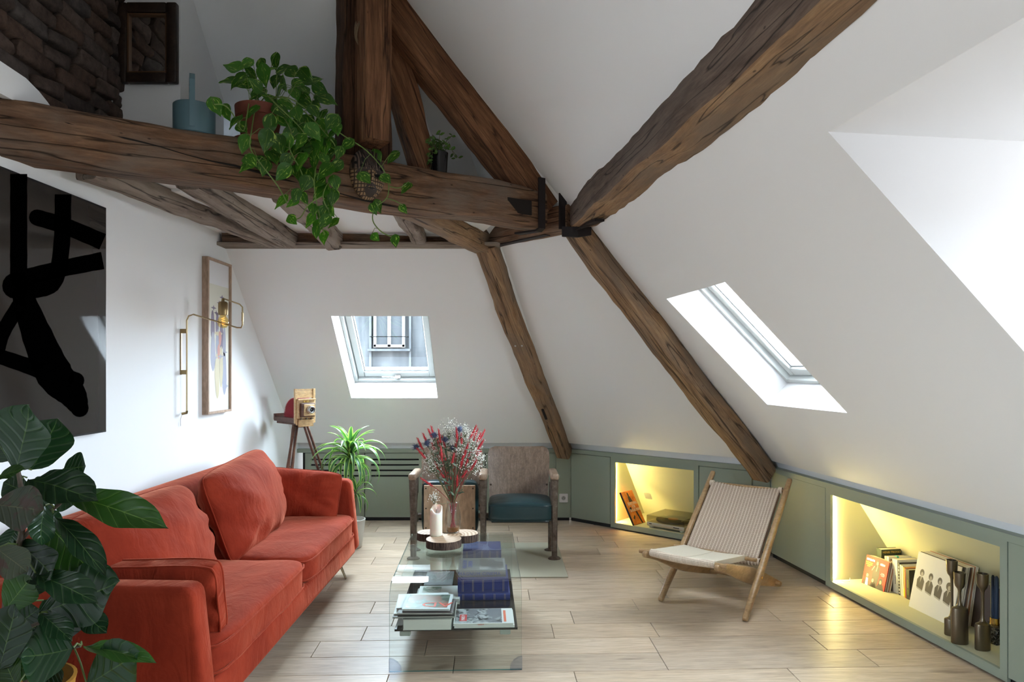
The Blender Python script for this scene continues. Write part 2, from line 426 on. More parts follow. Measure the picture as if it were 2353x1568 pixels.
# rounded plaster patch over the bricks at the far left
g = G(); pts = []
prof = [(1.1, 2.44), (1.1, 2.75), (2.0, 2.62), (2.574, 2.562), (2.712, 2.555), (2.787, 2.533), (2.839, 2.509), (2.87, 2.49), (2.885, 2.47), (2.89, 2.44)]
nn = len(prof)
V = [(XL-.02, y_, z_) for y_, z_ in prof]+[(XL+.045, y_, z_) for y_, z_ in prof]
g.add(V, [tuple(range(nn, 2*nn))]+[(i, (i+1) % nn, nn+(i+1) % nn, nn+i) for i in range(nn)])
o = g.build('plaster_patch', M['white'], UPL, smooth=False)
# pier that carries the mirror, and the return of the wall
g = G(); g.box((XL+.11, 3.72, 2.95), (.37, .52, 1.3)); o = g.build('wall_pier', M['white'], smooth=False); o['kind'] = 'structure'

# ---------------------------------------------------------------- timber frame
def beam(name, A, B, w, h, mt, up=(0, 0, 1), offs=(), seed=1, jit=.008, parent=None, ns=30, cham=.22, label=None, ext=(0, 0), two=None):
    """rough hewn timber: local X runs along it. offs: (t, dy, dz, scale_w, scale_h)"""
    A, B = Vector(A), Vector(B); d = B-A; L = d.length
    m_ = look_mat(A, d, up)
    g = G(); rings = []
    def interp(t_):
        if not offs: return 0, 0, 1, 1
        o_ = sorted(offs)
        if t_ <= o_[0][0]: return o_[0][1:]
        for p, q in zip(o_, o_[1:]):
            if t_ <= q[0]:
                f = (t_-p[0])/(q[0]-p[0]); f = f*f*(3-2*f); return tuple(p[i]+(q[i]-p[i])*f for i in range(1, 5))
        return o_[-1][1:]
    sh = Vector((seed*3.7, seed*1.3, seed*.7))
    for i in range(ns+1):
        t_ = i/ns; x = -ext[0]+t_*(L+ext[0]+ext[1])
        dy, dz, sw, sh_ = interp(t_)
        W, H = w/2*sw, h/2*sh_
        c = cham*min(W, H)
        pts = [(W, H-c), (W-c*.3, H-c*.3), (W-c, H), (0, H), (-W+c, H), (-W+c*.3, H-c*.3), (-W, H-c), (-W, 0), (-W, -H+c), (-W+c*.3, -H+c*.3), (-W+c, -H), (0, -H), (W-c, -H), (W-c*.3, -H+c*.3), (W, -H+c), (W, 0)]
        ring = []
        for (py, pz) in pts:
            nv = noise.noise_vector(Vector((x*1.8, py*3, pz*3))+sh)*jit*1.8+noise.noise_vector(Vector((x*9, py*9, pz*9))+sh)*jit*.7
            ring.append(g.bm.verts.new((x, py+dy+nv.y, pz+dz+nv.z)))
        rings.append(ring)
    n = 16
    for i in range(ns):
        for j in range(n): g.bm.faces.new((rings[i][j], rings[i][(j+1) % n], rings[i+1][(j+1) % n], rings[i+1][j]))
    g.bm.faces.new(list(reversed(rings[0]))); g.bm.faces.new(rings[-1])
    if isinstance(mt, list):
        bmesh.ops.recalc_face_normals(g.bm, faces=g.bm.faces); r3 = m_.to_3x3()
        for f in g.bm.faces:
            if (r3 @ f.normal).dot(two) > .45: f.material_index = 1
    return g.build(name, mt, parent, angle=50, m=m_ if parent is None else None)
def tbeam(name, label, *a, **kw):
    o = beam(name, *a, **kw); o['label'] = label; o['category'] = 'beam'; return o
def strap(parent_beam, pts, w, th, name='iron_strap'):
    """flat iron band through world points with given width direction"""
    inv = parent_beam.matrix_basis.inverted(); g = G()
    P = [Vector(p) for p, _ in pts]; Wd = [Vector(d_).normalized() for _, d_ in pts]
    rings = []
    for i, p in enumerate(P):
        a = P[max(i-1, 0)]; b = P[min(i+1, len(P)-1)]; tt = (b-a).normalized(); n_ = tt.cross(Wd[i]).normalized()
        rings.append([g.bm.verts.new(inv @ (p+Wd[i]*sx*w/2+n_*sy*th/2)) for sx, sy in ((-1, -1), (1, -1), (1, 1), (-1, 1))])
    for i in range(len(P)-1):
        for j in range(4): g.bm.faces.new((rings[i][j], rings[i][(j+1) % 4], rings[i+1][(j+1) % 4], rings[i+1][j]))
    g.bm.faces.new(rings[0]); g.bm.faces.new(rings[-1])
    return g.build(name, M['iron'], parent_beam, smooth=False)

TD = Vector((.836, .549, 0)).normalized()            # direction of the truss
TN = Vector((TD.y, -TD.x, 0))                        # its face towards the room
T0 = Vector((-1.96, 2.614, 0))                       # front face line of the tie beam
def tp(s_, z_, d_=0.0): return T0+TD*s_+UP*z_-TN*d_   # d_ = depth behind the front face
TIE = tbeam('tie_beam', 'heavy old horizontal tie beam crossing the room with plants standing on it', tp(-.12, 2.325, .10), tp(2.60, 2.36, .10), .20, .235, M['beam'],
            offs=[(0, 0, .005, 1, .94), (.25, 0, .012, 1, .97), (.5, 0, .0, 1, .95), (.75, 0, .0, 1, 1.0), (.9, 0, .0, 1, .93), (1, 0, -.01, .95, .85)], seed=2, ns=48, jit=.009)
# mortise near its end
def bplace(bm_, world): return bm_.matrix_basis.inverted() @ Vector(world)
g = G(); c0 = tp(2.395, 2.335, 0)
g.box(bplace(TIE, c0), (.17, .012, .085), bev=.002)
g.build('mortise', mat('dark_hollow', (.012, .008, .006), .9), TIE, smooth=False)
g = G(); pts = [tp(2.12+.045*i, 2.33-.004*i+.012*math.sin(i*.9), -.001) for i in range(7)]
g.tube([bplace(TIE, p) for p in pts], [.002, .006, .009, .010, .009, .006, .002], 8, flat=.9); g.build('worn_hollow', bpy.data.materials['dark_hollow'], TIE)
g = G(); pts = [tp(.05+.1*i, 2.40-.0095*i*1.15+.004*math.sin(i*1.7), -.0015) for i in range(17)]
g.tube([bplace(TIE, p) for p in pts], [.001]+[.0045+.0025*math.sin(i) for i in range(15)]+[.001], 6, flat=.8); g.build('crack', bpy.data.materials['dark_hollow'], TIE)

NB = Vector((.36, 4.14, 2.33)); NA = Vector((-.20, 4.80, 2.33))   # purlin nodes
FP = tbeam('far_purlin', 'dark horizontal purlin along the top of the far slope above its skylight', (XL+.02, 4.655, 2.315), (-.17, 4.72, 2.325), .13, .135, M['beam'], seed=5, jit=.006)
g = G(); g.box((0, 0, 0), (1.9, .15, .022), bev=.004)
o = g.build('timber_batten', M['beam_grey'], m=Matrix.Translation((-1.03, 4.64, 2.240))); o['label'] = 'thin grey timber batten under the far purlin'; o['category'] = 'batten'
MP = tbeam('corner_purlin', 'short oak purlin across the corner slope between the two hip rafters', NA+Vector((-.02, .0, -.005)), NB+Vector((.0, -.0, -.015)), .13, .15, M['beam'], seed=6, jit=.006, ext=(.03, .02))
RP0 = Vector((.40, 4.06, 2.33)); 
BAND = 0
for (N_, T_, D_, f_, a_, b_) in ((NF, TF, DF, 6.28, -1.98, .60), (NM, TM, DM, 5.09, -3.84, -1.60), (NR, TR, DR, 2.562, -2.5, 4.86)):
    g = G(); dd = f_+.035
    g.quad([N_*dd+T_*a_+UP*.655, N_*dd+T_*b_+UP*.655, N_*dd+T_*b_+UP*.727, N_*dd+T_*a_+UP*.727]); e_ = D_-.729; g.quad([N_*dd+T_*a_+UP*.7265, N_*dd+T_*b_+UP*.7265, N_*e_+T_*b_+UP*.7265, N_*e_+T_*a_+UP*.7265]); BAND += 1; o = g.build('trim_%d' % BAND, M['white'], smooth=False); o['kind'] = 'structure'
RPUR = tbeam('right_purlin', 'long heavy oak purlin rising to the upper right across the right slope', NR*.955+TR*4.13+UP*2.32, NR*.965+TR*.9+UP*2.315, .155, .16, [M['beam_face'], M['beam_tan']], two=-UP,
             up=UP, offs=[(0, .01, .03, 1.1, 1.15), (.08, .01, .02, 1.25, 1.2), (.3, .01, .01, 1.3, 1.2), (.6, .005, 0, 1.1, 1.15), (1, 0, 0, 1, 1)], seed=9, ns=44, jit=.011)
off = Vector((-.24, -.64, -.73))
H1a = Vector((-.10, 4.69, 2.25)); H1b = Vector((.554, 6.28, .66))
HIP1 = tbeam('hip_rafter', 'oak hip rafter running down to the cabinets behind the cinema seats', H1a+off*.02+Vector((-.075, 0, .03)), H1b+off*.02+Vector((-.075, 0, -.02)), .15, .13, M['beam_tan'],
             up=(-off), offs=[(0, 0, 0, 1.0, 1), (.3, .012, 0, .98, 1), (.7, .0, 0, .92, 1), (1, .0, 0, .85, 1)], seed=12, jit=.010)
H2a = Vector((.49, 4.19, 2.25)); H2b = Vector((1.943, 5.05, .66))
off2 = ((NM+NR)*-.5-UP).normalized()
HIP2 = tbeam('hip_rafter', 'oak hip rafter running down to the cabinets behind the woven lounge chair', H2a+off2*.02+Vector((-.085, -.03, .03)), H2b+off2*.02+Vector((-.085, -.03, -.02)), .155, .14, M['beam_tan'],
             up=(-off2), seed=15, jit=.010)
# slot and bolts in the first hip
g = G(); L1 = (H1b-H1a).length
g.box((L1*.745, .01, -.066), (.13, .018, .01)); g.build('slot', bpy.data.materials['dark_hollow'], HIP1, smooth=False)
for yy in (-.02, .035):
    g = G(); g.box((L1*.395, yy, -.069), (.012, .012, .008), bev=.002); g.build('bolt', M['chrome'], HIP1)
RAF = tbeam('principal_rafter', 'thick dark rafter descending from the post to the iron-strapped joint', tp(2.66, 2.36, .13), tp(1.40, 3.55, .13), .16, .235, M['beam_red'], seed=21, jit=.011,
            offs=[(0, 0, 0, 1, .9), (.3, 0, .02, 1, 1.0), (.6, 0, .015, 1, 1.05), (1, 0, 0, 1, 1.1)])
STR = tbeam('curved_brace', 'curved dark brace between post and tie beam behind the small black plant pot', tp(1.93, 2.44, .20), tp(1.60, 3.25, .20), .12, .135, M['beam_red'], seed=23,
            offs=[(0, 0, -.03, 1, .7), (.3, 0, .0, 1, 1.0), (.6, 0, .03, 1, 1.15), (1, 0, .02, 1, 1.2)])
POST = tbeam('king_post', 'dark upright post standing on the tie beam', tp(1.52, 2.42, .155), tp(1.52, 3.62, .155), .15, .265, M['beam_dark'], up=TD, seed=27, jit=.007)
P2 = tbeam('hanging_post', 'reddish timber bolted to the front of the dark post, its foot above the mask', tp(1.505, 2.535, .0), tp(1.505, 3.62, .0), .16, .135, M['beam_red'], up=TD, seed=31, jit=.004, cham=.1)
for zz in (2.60, 2.87, 3.10, 3.3):
    g = G(); g.box(bplace(POST, tp(1.625, zz, .078)), (.022, .014, .018), bev=.002)
    g.build('peg_hole', bpy.data.materials['dark_hollow'], POST, smooth=False)
# rope coil on the post
g = G()
for k in range(6):
    r_ = .055+.006*math.sin(k*2.1); cx_ = tp(1.46, 3.08+.006*k, .02+.008*k)
    g.tube([cx_+TD*(.055*math.cos(a_)*.55)+UP*(r_*1.15*math.sin(a_))-TN*(.012*math.sin(2*a_+k)) for a_ in [2*math.pi*i/20 for i in range(20)]], .0035, 6, closed=True)
o = g.build('rope_coil', mat('rope', (.22, .15, .09), .9)); o['label'] = 'small coil of rope hanging on the post'; o['category'] = 'rope'
# joists under the loft ceiling
for i, (a, b, w_, h_, lb) in enumerate([
        ((-1.85, 2.96, 2.268), (-1.62, 4.62, 2.262), .10, .09, 'grey joist nearest the left wall under the loft ceiling'),
        ((-1.50, 3.17, 2.285), (-1.50, 4.62, 2.27), .115, .12, 'second grey joist from the left wall under the loft'),
        ((-1.13, 3.38, 2.285), (-1.20, 4.62, 2.27), .115, .12, 'grey joist just behind the trailing pothos'),
        ((-.62, 3.70, 2.285), (-.63, 4.64, 2.28), .095, .095, 'pale grey slim joist right of the mask'),
        ((-.60, 3.66, 2.315), (-.20, 4.70, 2.275), .15, .15, 'broad tan joist ending at the hip rafter joint')]):
    tbeam('joist', lb, a, b, w_, h_, M['beam_grey'] if i < 4 else M['beam_tan'], seed=40+i, jit=.010, cham=.35)
# loft slab
g = G()
pl = [T0+TD*0+Vector((-.02, 0, 0))-TN*.03, T0+TD*2.35-TN*.03, Vector((-.22, 4.66, 0)), Vector((XL-.02, 4.66, 0))]
g.prism([(p.x, p.y) for p in pl], 2.315, 2.40)
o = g.build('ceiling_loft', M['white'], smooth=False); o['kind'] = 'structure'
# straps
ft = lambda s_, z_: tp(s_, z_, -.012)
strap(TIE, [(ft(2.545, 2.52), TD), (ft(2.545, 2.36), TD), (ft(2.545, 2.225), TD), (tp(2.545, 2.215, .02), TD), (tp(2.49, 2.215, .16), TD)], .045, .012)
strap(TIE, [(ft(2.70, 2.45), TD), (ft(2.70, 2.36), TD), (ft(2.70, 2.235), TD)], .05, .014)
strap(MP, [(NA+Vector((-.12, .08, -.10)), (.7, .6, 0)), (NA+Vector((0, -.05, -.095)), (.7, .6, 0)), (NA+Vector((.2, -.28, -.092)), (.7, .6, 0)), (NA+Vector((.42, -.54, -.09)), (.7, .6, 0))], .05, .012)
strap(HIP1, [(NA+Vector((-.06, -.01, -.11)), UP), (NA+Vector((.01, -.03, -.12)), UP), (NA+Vector((.09, -.01, -.10)), UP)], .06, .02)
strap(HIP2, [(NB+Vector((-.06, -.06, -.11)), UP), (NB+Vector((.03, -.09, -.12)), UP), (NB+Vector((.11, -.05, -.10)), UP)], .06, .02)
strap(RPUR, [(NB+Vector((.02, -.10, -.11)), TN), (NB+Vector((.09, -.22, -.095)), NR), (NB+Vector((.125, -.36, -.105)), NR)], .055, .014)

# ---------------------------------------------------------------- house across the street
M['zinc'] = mat('zinc', (.34, .37, .41), .9, spec=.0); t = NT(M['zinc'])
t.l(t.ramp(t.noise(t.coords((1.6, 1, .35)), 2.2, 6, .6), [(.3, (.016, .018, .020)), (.7, (.033, .036, .038))]), t.b.inputs['Base Color'])
M['limestone'] = mat('limestone', (.055, .05, .042), .9, spec=0)
bld = thing('house_across', 'zinc clad house seen through the far skylight across the street', 'building', (0, 22, 0))
g = G(); g.box((-4.0, 2.0, -3), (8.5, 4, 16)); g.build('facade', M['zinc'], bld, smooth=False)
for xx in (-5.75, -4.52, -3.25, -2.45, -6.8):
    g = G(); g.box((xx, -.12, 0), (.07, .22, 9)); g.build('standing_seam', M['zinc'], bld, smooth=False)
g = G(); g.box((-1.25, -.4, 0), (2.2, .7, 10)); g.build('stone_return', M['limestone'], bld, smooth=False)
wf = G()
for (cx, cz, sx, sz) in ((-4.37, 3.1, .08, 2.0), (-3.46, 3.1, .08, 2.0), (-3.915, 3.1, .10, 2.0), (-3.915, 2.13, 1.0, .09), (-3.915, 4.13, 1.0, .09)):
    wf.box((cx, -.2, cz), (sx, .12, sz))
wfo = wf.build('window', mat('far_white_paint', (.10, .10, .10), .9, spec=0), bld, smooth=False)
for cx in (-4.14, -3.69):
    g = G(); g.box((cx, -.17, 3.1), (.38, .02, 1.9)); g.build('pane', mat('far_glass', (.018, .02, .022), .9, spec=0), wfo, smooth=False)
g = G(); g.tube([(-4.5, -.4, 2.42), (-3.3, -.4, 2.42)], .015, 6); g.tube([(-4.48, -.4, 2.42), (-4.48, -.1, 2.42)], .012, 6); g.tube([(-3.32, -.4, 2.42), (-3.32, -.1, 2.42)], .012, 6)
g.build('guard_rail', mat('rail_black', (.003, .003, .003), 1, spec=0), bld)
g = G(); g.box((-3.9, -.25, 2.0), (1.35, .3, .07)); g.build('window_sill', M['zinc'], bld, smooth=False)
# ================================================================ fitted cabinets under the slopes
CMc = Vector((.533, 6.28, 0)); CRc = Vector((1.9196, 5.075, 0))
WF = frame_mat((0, 6.28, 0), (1, 0, 0), (0, 1, 0), (0, 0, 1))
NMv = Vector((.656, .7548, 0)).normalized()
WM = frame_mat(CMc, (NMv.y, -NMv.x, 0), NMv, (0, 0, 1))
WR = frame_mat(CRc, (-TR.x, -TR.y, 0), NR, (0, 0, 1))
M['led'] = mat('led_strip', (1, .9, .6), .5, emit=(1, .80, .30), es=250)
M['plastic'] = mat('white_plastic', (.72, .70, .72), .35)
def panel_door(root, x0, x1, slots=(), z0=.036, z1=.624):
    g = G()
    if not slots:
        g.box(((x0+x1)/2, .009, (z0+z1)/2), (x1-x0-.004, .018, z1-z0), bev=.0015)
    else:
        zs = sorted(slots); a, b = x0+.002, x1-.002; la, lb = x0+.055, x1-.055; hs = .008; prev = z0
        g.box(((a+la)/2, .009, (z0+z1)/2), (la-a, .018, z1-z0)); g.box(((b+lb)/2, .009, (z0+z1)/2), (b-lb, .018, z1-z0))
        for z in zs+[None]:
            top = z-hs if z else z1
            g.box(((la+lb)/2, .009, (prev+top)/2), (lb-la, .018, top-prev)); prev = (z+hs) if z else z1
    o = g.build('door', M['sage'], root, smooth=False)
    return o
def cabinet(label, base, x0, x1, doors, slots=(), top=.628, dep=.05):
    r = thing('fitted_cabinet', label, 'cabinet', m=base @ Matrix.Translation((x0, 0, 0)))
    g = G(); w = x1-x0
    g.box((w/2, .020+dep/2, (top+.03)/2), (w, dep-.002, top-.034)); g.build('cabinet_body', M['sage'] if not slots else M['black'], r, smooth=False)
    g = G(); g.box((w/2, .03, .014), (w, .02, .026)); g.build('plinth', M['black'], r, smooth=False)
    for a, b in doors: panel_door(r, a-x0, b-x0, slots, z1=top-.004)
    return r
SL = (.565, .515, .465, .415)
cabinet('sage cabinet with slotted door behind the spiky variegated plant', WF, -1.93, -1.355, [(-1.905, -1.357)], SL)
cabinet('sage cabinet with slotted door directly left of the cinema seats', WF, -1.353, -.80, [(-1.353, -.802)], SL)
cabinet('sage slotted cabinet hidden mostly behind the cinema seats', WF, -.798, -.245, [(-.798, -.247)], SL)
cabinet('plain sage cabinet behind the open cinema seat', WF, -.243, .405, [(-.243, .12), (.124, .403)])
r = thing('filler_unit', 'narrow sage panel with the wall socket beside the cinema seats', 'panel', m=WF)
g = G(); g.box((.472, .012, .33), (.134, .016, .60)); g.box((.533, .03, .33), (.04, .04, .60), rot=(0, 0, R(-20))); g.build('panel_board', M['sage'], r, smooth=False)
g = G(); g.box((.468, .03, .014), (.12, .02, .026)); g.build('plinth', M['black'], r, smooth=False)
def socket(label, m):
    s = thing('wall_socket', label, 'socket', m=m)
    g = G(); g.box((0, -.004, 0), (.08, .008, .08), bev=.003); g.build('cover_plate', M['plastic'], s)
    mm = Matrix.Rotation(R(90), 4, 'X')
    g = G(); g.lathe([(.026, .0085), (.026, .009), (.022, .009), (.020, .0083)], 20, mm); g.build('socket_ring', M['plastic'], s)
    g = G()
    g.lathe([(.0195, .0080), (.0195, .0086)], 20, mm); o = g.build('socket_well', mat('socket_shade', (.35, .34, .35), .5), s)
    g = G()
    for x, z in ((-.008, 0), (.008, 0), (0, .010)): g.lathe([(.003, .0086), (.003, .0092)], 8, mm @ Matrix.Translation((x, z, 0)))
    g.build('pin_hole', M['black'], s); s.children[-1]['kind'] = 'stuff'
    return s
socket('white wall socket on the sage panel right of the cinema seats', WF @ Matrix.Translation((.474, .004, .211)))
cabinet('plain sage cabinet left of the small lit niche', WM, .0, .438, [(.012, .436)])
cabinet('plain sage cabinet behind the woven lounge chair back', WM, 1.2675, 1.70, [(1.2695, 1.698)])
cabinet('plain sage cabinet between lounge chair and large lit niche', WR, .004, .70, [(.012, .698)], top=.640)
cabinet('sage cabinet right of the large lit niche at the frame edge', WR, 2.075, 3.4, [(2.077, 2.74), (2.744, 3.4)], top=.640)
g = G(); g.box((1.765, .022, .33), (.13, .016, .60)); o = g.build('corner_filler', M['sage'], m=WM); o['label'] = 'narrow recessed sage filler panel under the foot of the hip rafter by the chair'; o['category'] = 'panel'
def niche(label, base, x0, x1, o0, o1, zt, top, led=True, zb=.055, prof=((.15, .605), (.51, .055))):
    r = thing('lit_niche', label, 'niche', m=base)
    g = G(); f = .018
    g.box(((x0+o0)/2, f/2, (top+.012)/2), (o0-x0, f, top-.012)); g.box(((x1+o1)/2, f/2, (top+.012)/2), (x1-o1, f, top-.012))
    g.box(((o0+o1)/2, f/2, (zt+top)/2), (o1-o0, f, top-zt)); g.box(((o0+o1)/2, f/2, (zb+.012)/2), (o1-o0, f, zb-.012))
    g.build('face_frame', M['sage'], r, smooth=False)
    g = G(); g.box(((x0+x1)/2, .03, .006), (x1-x0, .02, .012)); g.build('plinth', M['black'], r, smooth=False)
    (d1, z1), (d2, z2) = prof; th = .012
    a, b = o0-.014, o1+.014
    g = G(); g.box(((a+b)/2, f+d2/2, zb-.008), (b-a, d2, .016)); g.build('shelf_board', M['sagein'], r, smooth=False)
    g = G(); g.box(((a+b)/2, f+d1/2, zt+.008), (b-a, d1, .016)); g.build('top_lining', M['sagein'], r, smooth=False)
    for xx in (a-.006, b+.006):
        g = G(); V = [(f, zb-.016), (d2+f, zb-.016), (d2+f, z2), (d1+f, z1), (d1+f, zt+.016), (f, zt+.016)]
        mm = Matrix(((0, 0, 1, xx-.006), (1, 0, 0, 0), (0, 1, 0, 0), (0, 0, 0, 1)))
        g.prism(V, 0, .012, mm); g.build('side_lining', M['sagein'], r, smooth=False)
    g = G(); g.add([(a, d1+f, z1), (b, d1+f, z1), (b, d2+f, z2), (a, d2+f, z2), (a, d1+f+.02, z1+.01), (b, d1+f+.02, z1+.01), (b, d2+f+.02, z2), (a, d2+f+.02, z2)],
                   [(0, 1, 2, 3), (7, 6, 5, 4), (0, 4, 5, 1), (3, 2, 6, 7), (0, 3, 7, 4), (1, 5, 6, 2)])
    g.build('sloping_back', M['sagein'], r, smooth=False)
    g = G(); g.box((o0-.010, f+.006, (zt+zb)/2), (.007, .006, zt-zb-.03)); g.build('led_strip', M['led'], r, smooth=False)
    g = G(); g.box(((o0+o1)/2, f+.006, zt-.004+.008), (o1-o0-.03, .006, .004)); g.build('led_strip', M['led'], r, smooth=False)
    return r
niche('small lit niche in the angled sage cabinets holding the record player', WM, .440, 1.2655, .484, 1.2246, .585, .628)
niche('large lit niche in the right cabinets holding records and books', WR, .702, 2.073, .754, 2.035, .603, .640)
def ledge(name, P, z0, z1, label):
    g = G(); g.prism(P, z0, z1); o = g.build(name, M['sage'], smooth=False); o['label'] = label; o['category'] = 'ledge'
def q2(m_, x, y): v = m_ @ Vector((x, y, 0)); return (v.x, v.y)
ledge('cabinet_top', [(-1.97, 6.262), (.525, 6.262), (.80, 6.88), (-1.97, 6.88)], .630, .664, 'long sage cabinet top under the far slope')
ledge('cabinet_top', [(.530, 6.262), q2(WM, 1.835, -.018), q2(WM, 2.05, .6), (.81, 6.88)], .630, .664, 'short angled sage cabinet top between the two hip rafter feet')
ledge('cabinet_top', [q2(WR, .0, -.02), q2(WR, 3.45, -.02), q2(WR, 3.45, .62), q2(WR, -.35, .62)], .642, .676, 'long sage cabinet top along the right wall')
# closing masonry behind the cabinets
for nm, m_, a, b in (('wall_knee_far', WF, -1.98, .9), ('wall_knee_corner', WM, -.3, 2.2), ('wall_knee_right', WR, -.4, 7.2)):
    g = G(); g.quad([(a, .62, -.02), (b, .62, -.02), (b, .62, .66), (a, .62, .66)]); o = g.build(nm, M['white'], m=m_, smooth=False); o['kind'] = 'structure'
g = G(); g.box((5.3, .31, .33), (3.7, .6, .66)); o = g.build('wall_knee_near', M['white'], m=WR, smooth=False); o['kind'] = 'structure'

# ---------------------------------------------------------------- lettering and small helpers
def text(name, s, size, mt, parent, m, ex=.0003, sx=1.0, align='CENTER', spacing=1.0):
    c = bpy.data.curves.new(name, 'FONT'); c.body = s; c.size = size; c.extrude = ex; c.align_x = align; c.align_y = 'CENTER'
    c.space_character = spacing; c.resolution_u = 2; c.space_line = .9
    t_ = bpy.data.objects.new('tmp', c); COL.objects.link(t_)
    dg = bpy.context.evaluated_depsgraph_get(); me = bpy.data.meshes.new_from_object(t_.evaluated_get(dg))
    bpy.data.objects.remove(t_); me.materials.clear(); me.materials.append(mt)
    return link(name, me, parent, m @ Matrix.Scale(sx, 4, (1, 0, 0)))
cm = {}
def C(r_, g_, b_, rough=.5, spec=.4):
    k = (r_, g_, b_, rough)
    if k not in cm: cm[k] = mat('colour_%d' % len(cm), (r_, g_, b_), rough, spec=spec)
    return cm[k]
PAGES = mat('book_pages', (.62, .58, .48), .8); t = NT(PAGES)
t.l(t.ramp(t.noise(t.coords((1, 1, 300), kind='Generated'), 1, 2), [(.4, (.5, .46, .37)), (.6, (.68, .64, .54))]), t.b.inputs['Base Color'])
def book(name, label, m, th, dep, h, cover, cat='book', group=None, spine=None, hard=.0):
    """upright book, local x = thickness, y = depth away from the spine, z = height"""
    r = thing(name, label, cat, m=m, group=group)
    c = .0018 if not hard else hard
    g = G(); g.box((th/2, c/2, h/2), (th, c, h)); g.box((c/2, dep/2, h/2), (c, dep, h)); g.box((th-c/2, dep/2, h/2), (c, dep, h)); g.build('cover', cover, r, smooth=False)
    g = G(); g.box((th/2, dep/2+c/2, h/2), (th-2*c, dep-c-.003, h-.005)); g.build('pages', PAGES, r, smooth=False)
    return r
def blob(g, cx, cy, rx, ry, z, n=14, m=None):
    g.add([(cx+rx*math.cos(2*math.pi*i/n), cy+ry*math.sin(2*math.pi*i/n), z) for i in range(n)], [tuple(range(n))], m)

# ---------------------------------------------------------------- small niche contents
Z0 = .055
# record player
tt = thing('record_player', 'silver record player under a clear lid in the small niche', 'record player', m=WM @ Matrix.Translation((.78, .035, Z0)))
silver = mat('silver_plastic', (.55, .52, .44), .3, metal=.6)
g = G(); g.box((.17, .165, .032), (.345, .33, .034), bev=.006, seg=2); g.build('plinth_box', silver, tt)
g = G(); g.lathe([(.142, .050), (.145, .052), (.145, .060), (.141, .062), (0, .062)], 40, Matrix.Translation((.155, .175, 0))); g.build('platter', mat('platter_metal', (.25, .24, .22), .25, metal=.8), tt)
g = G(); g.lathe([(.138, .0625), (.138, .0645), (0, .0645)], 40, Matrix.Translation((.155, .175, 0))); g.build('record', mat('vinyl', (.01, .01, .01), .2), tt)
g = G(); g.lathe([(.045, .0646), (.045, .0652), (0, .0652)], 24, Matrix.Translation((.155, .175, 0))); g.build('record_label', C(.65, .25, .05), tt)
g = G(); g.tube([(.315, .27, .075), (.312, .15, .078), (.27, .10, .074)], .004, 6); g.box((.315, .28, .06), (.03, .05, .03), bev=.004); g.build('tonearm', silver, tt)
lidm = glass('smoked_lid', (.78, .76, .68))
g = G(); L_ = g
for (c_, s_) in (((.17, .165, .1045), (.345, .33, .003)), ((.17, .0015, .077), (.345, .003, .052)), ((.17, .3285, .077), (.345, .003, .052)), ((-.001, .165, .077), (.003, .33, .052)), ((.341, .165, .077), (.003, .33, .052))): g.box(c_, s_)
g.build('lid', lidm, tt, smooth=False)
for x, y_ in ((.03, .03), (.31, .03), (.03, .30), (.31, .30)):
    g = G(); g.lathe([(.016, 0), (.02, .004), (.02, .012), (.015, .015)], 16, Matrix.Translation((x, y_, 0))); g.build('foot', mat('foot_pale', (.7, .66, .5), .4) if x < .1 and y_ < .1 else bpy.data.materials['foot_pale'], tt)
for i in range(3):
    g = G(); g.box((.255+.018*i, -.003, .034), (.014, .006, .005)); g.build('button', M['black'], tt, smooth=False)
g = G(); g.box((.035, -.003, .036), (.022, .006, .006)); g.build('switch', M['black'], tt, smooth=False)
# orange cased film
mo = look_mat(WM @ Vector((.672, .012, Z0+.004)), WM.to_3x3() @ Vector((.05, 1, 0)), WM.to_3x3() @ Vector((-.47, 0, .88)))
# local: x = width into the niche, z = up the leaning cover, y = thickness
ob = thing('film_case', 'orange case lettered in white leaning in the small niche', 'book', m=mo)
wd_, hh = .175, .30
oc = mat('orange_print', (.75, .20, .02), .45); t = NT(oc)
t.l(t.ramp(t.noise(t.coords((1, 1, 1)), 14, 4, .6), [(.35, (.55, .12, .015)), (.6, (.85, .27, .03))]), t.b.inputs['Base Color'])
sgn = -1 if (mo.to_3x3() @ Vector((0, 1, 0))).dot(WM.to_3x3() @ Vector((1, 0, 0))) > 0 else 1
g = G(); g.box((wd_/2, .008*sgn, hh/2), (wd_, .014, hh), bev=.001); g.build('case_cover', oc, ob)
g = G(); g.box((-.001, .008*sgn, hh/2), (.004, .016, hh)); g.build('case_spine', C(.03, .03, .035), ob, smooth=False)
ff = Matrix.Translation((0, (.0002 if sgn > 0 else -.0002), 0)) @ Matrix(((1, 0, 0, 0), (0, 0, -1 if sgn > 0 else 1, 0), (0, 1, 0, 0), (0, 0, 0, 1)))
for i, (s_, zz) in enumerate((('SEARCHING', .185), ('FOR', .155), ('SUGAR MAN', .125))):
    text('title_lettering', s_, .036, C(.85, .80, .65), ob, ff @ Matrix.Translation((.098, zz, .0012)), sx=.70)
g = G()
blob(g, .085, .265, .011, .022, .0006, 12, ff); g.add([(.07, .25, .0006), (.10, .25, .0006), (.115, .20, .0006), (.065, .20, .0006)], [(0, 1, 2, 3)], ff)
g.add([(.095, .11, .0006), (.118, .11, .0006), (.14, .002, .0006), (.12, .002, .0006)], [(0, 1, 2, 3)], ff)
g.add([(.03, .15, .0006), (.055, .16, .0006), (.06, .135, .0006), (.035, .13, .0006)], [(0, 1, 2, 3)], ff)
g.add([(.03, .06, .0006), (.06, .085, .0006), (.065, .07, .0006), (.04, .04, .0006)], [(0, 1, 2, 3)], ff)
g.build('cover_print', C(.04, .02, .015), ob, smooth=False)
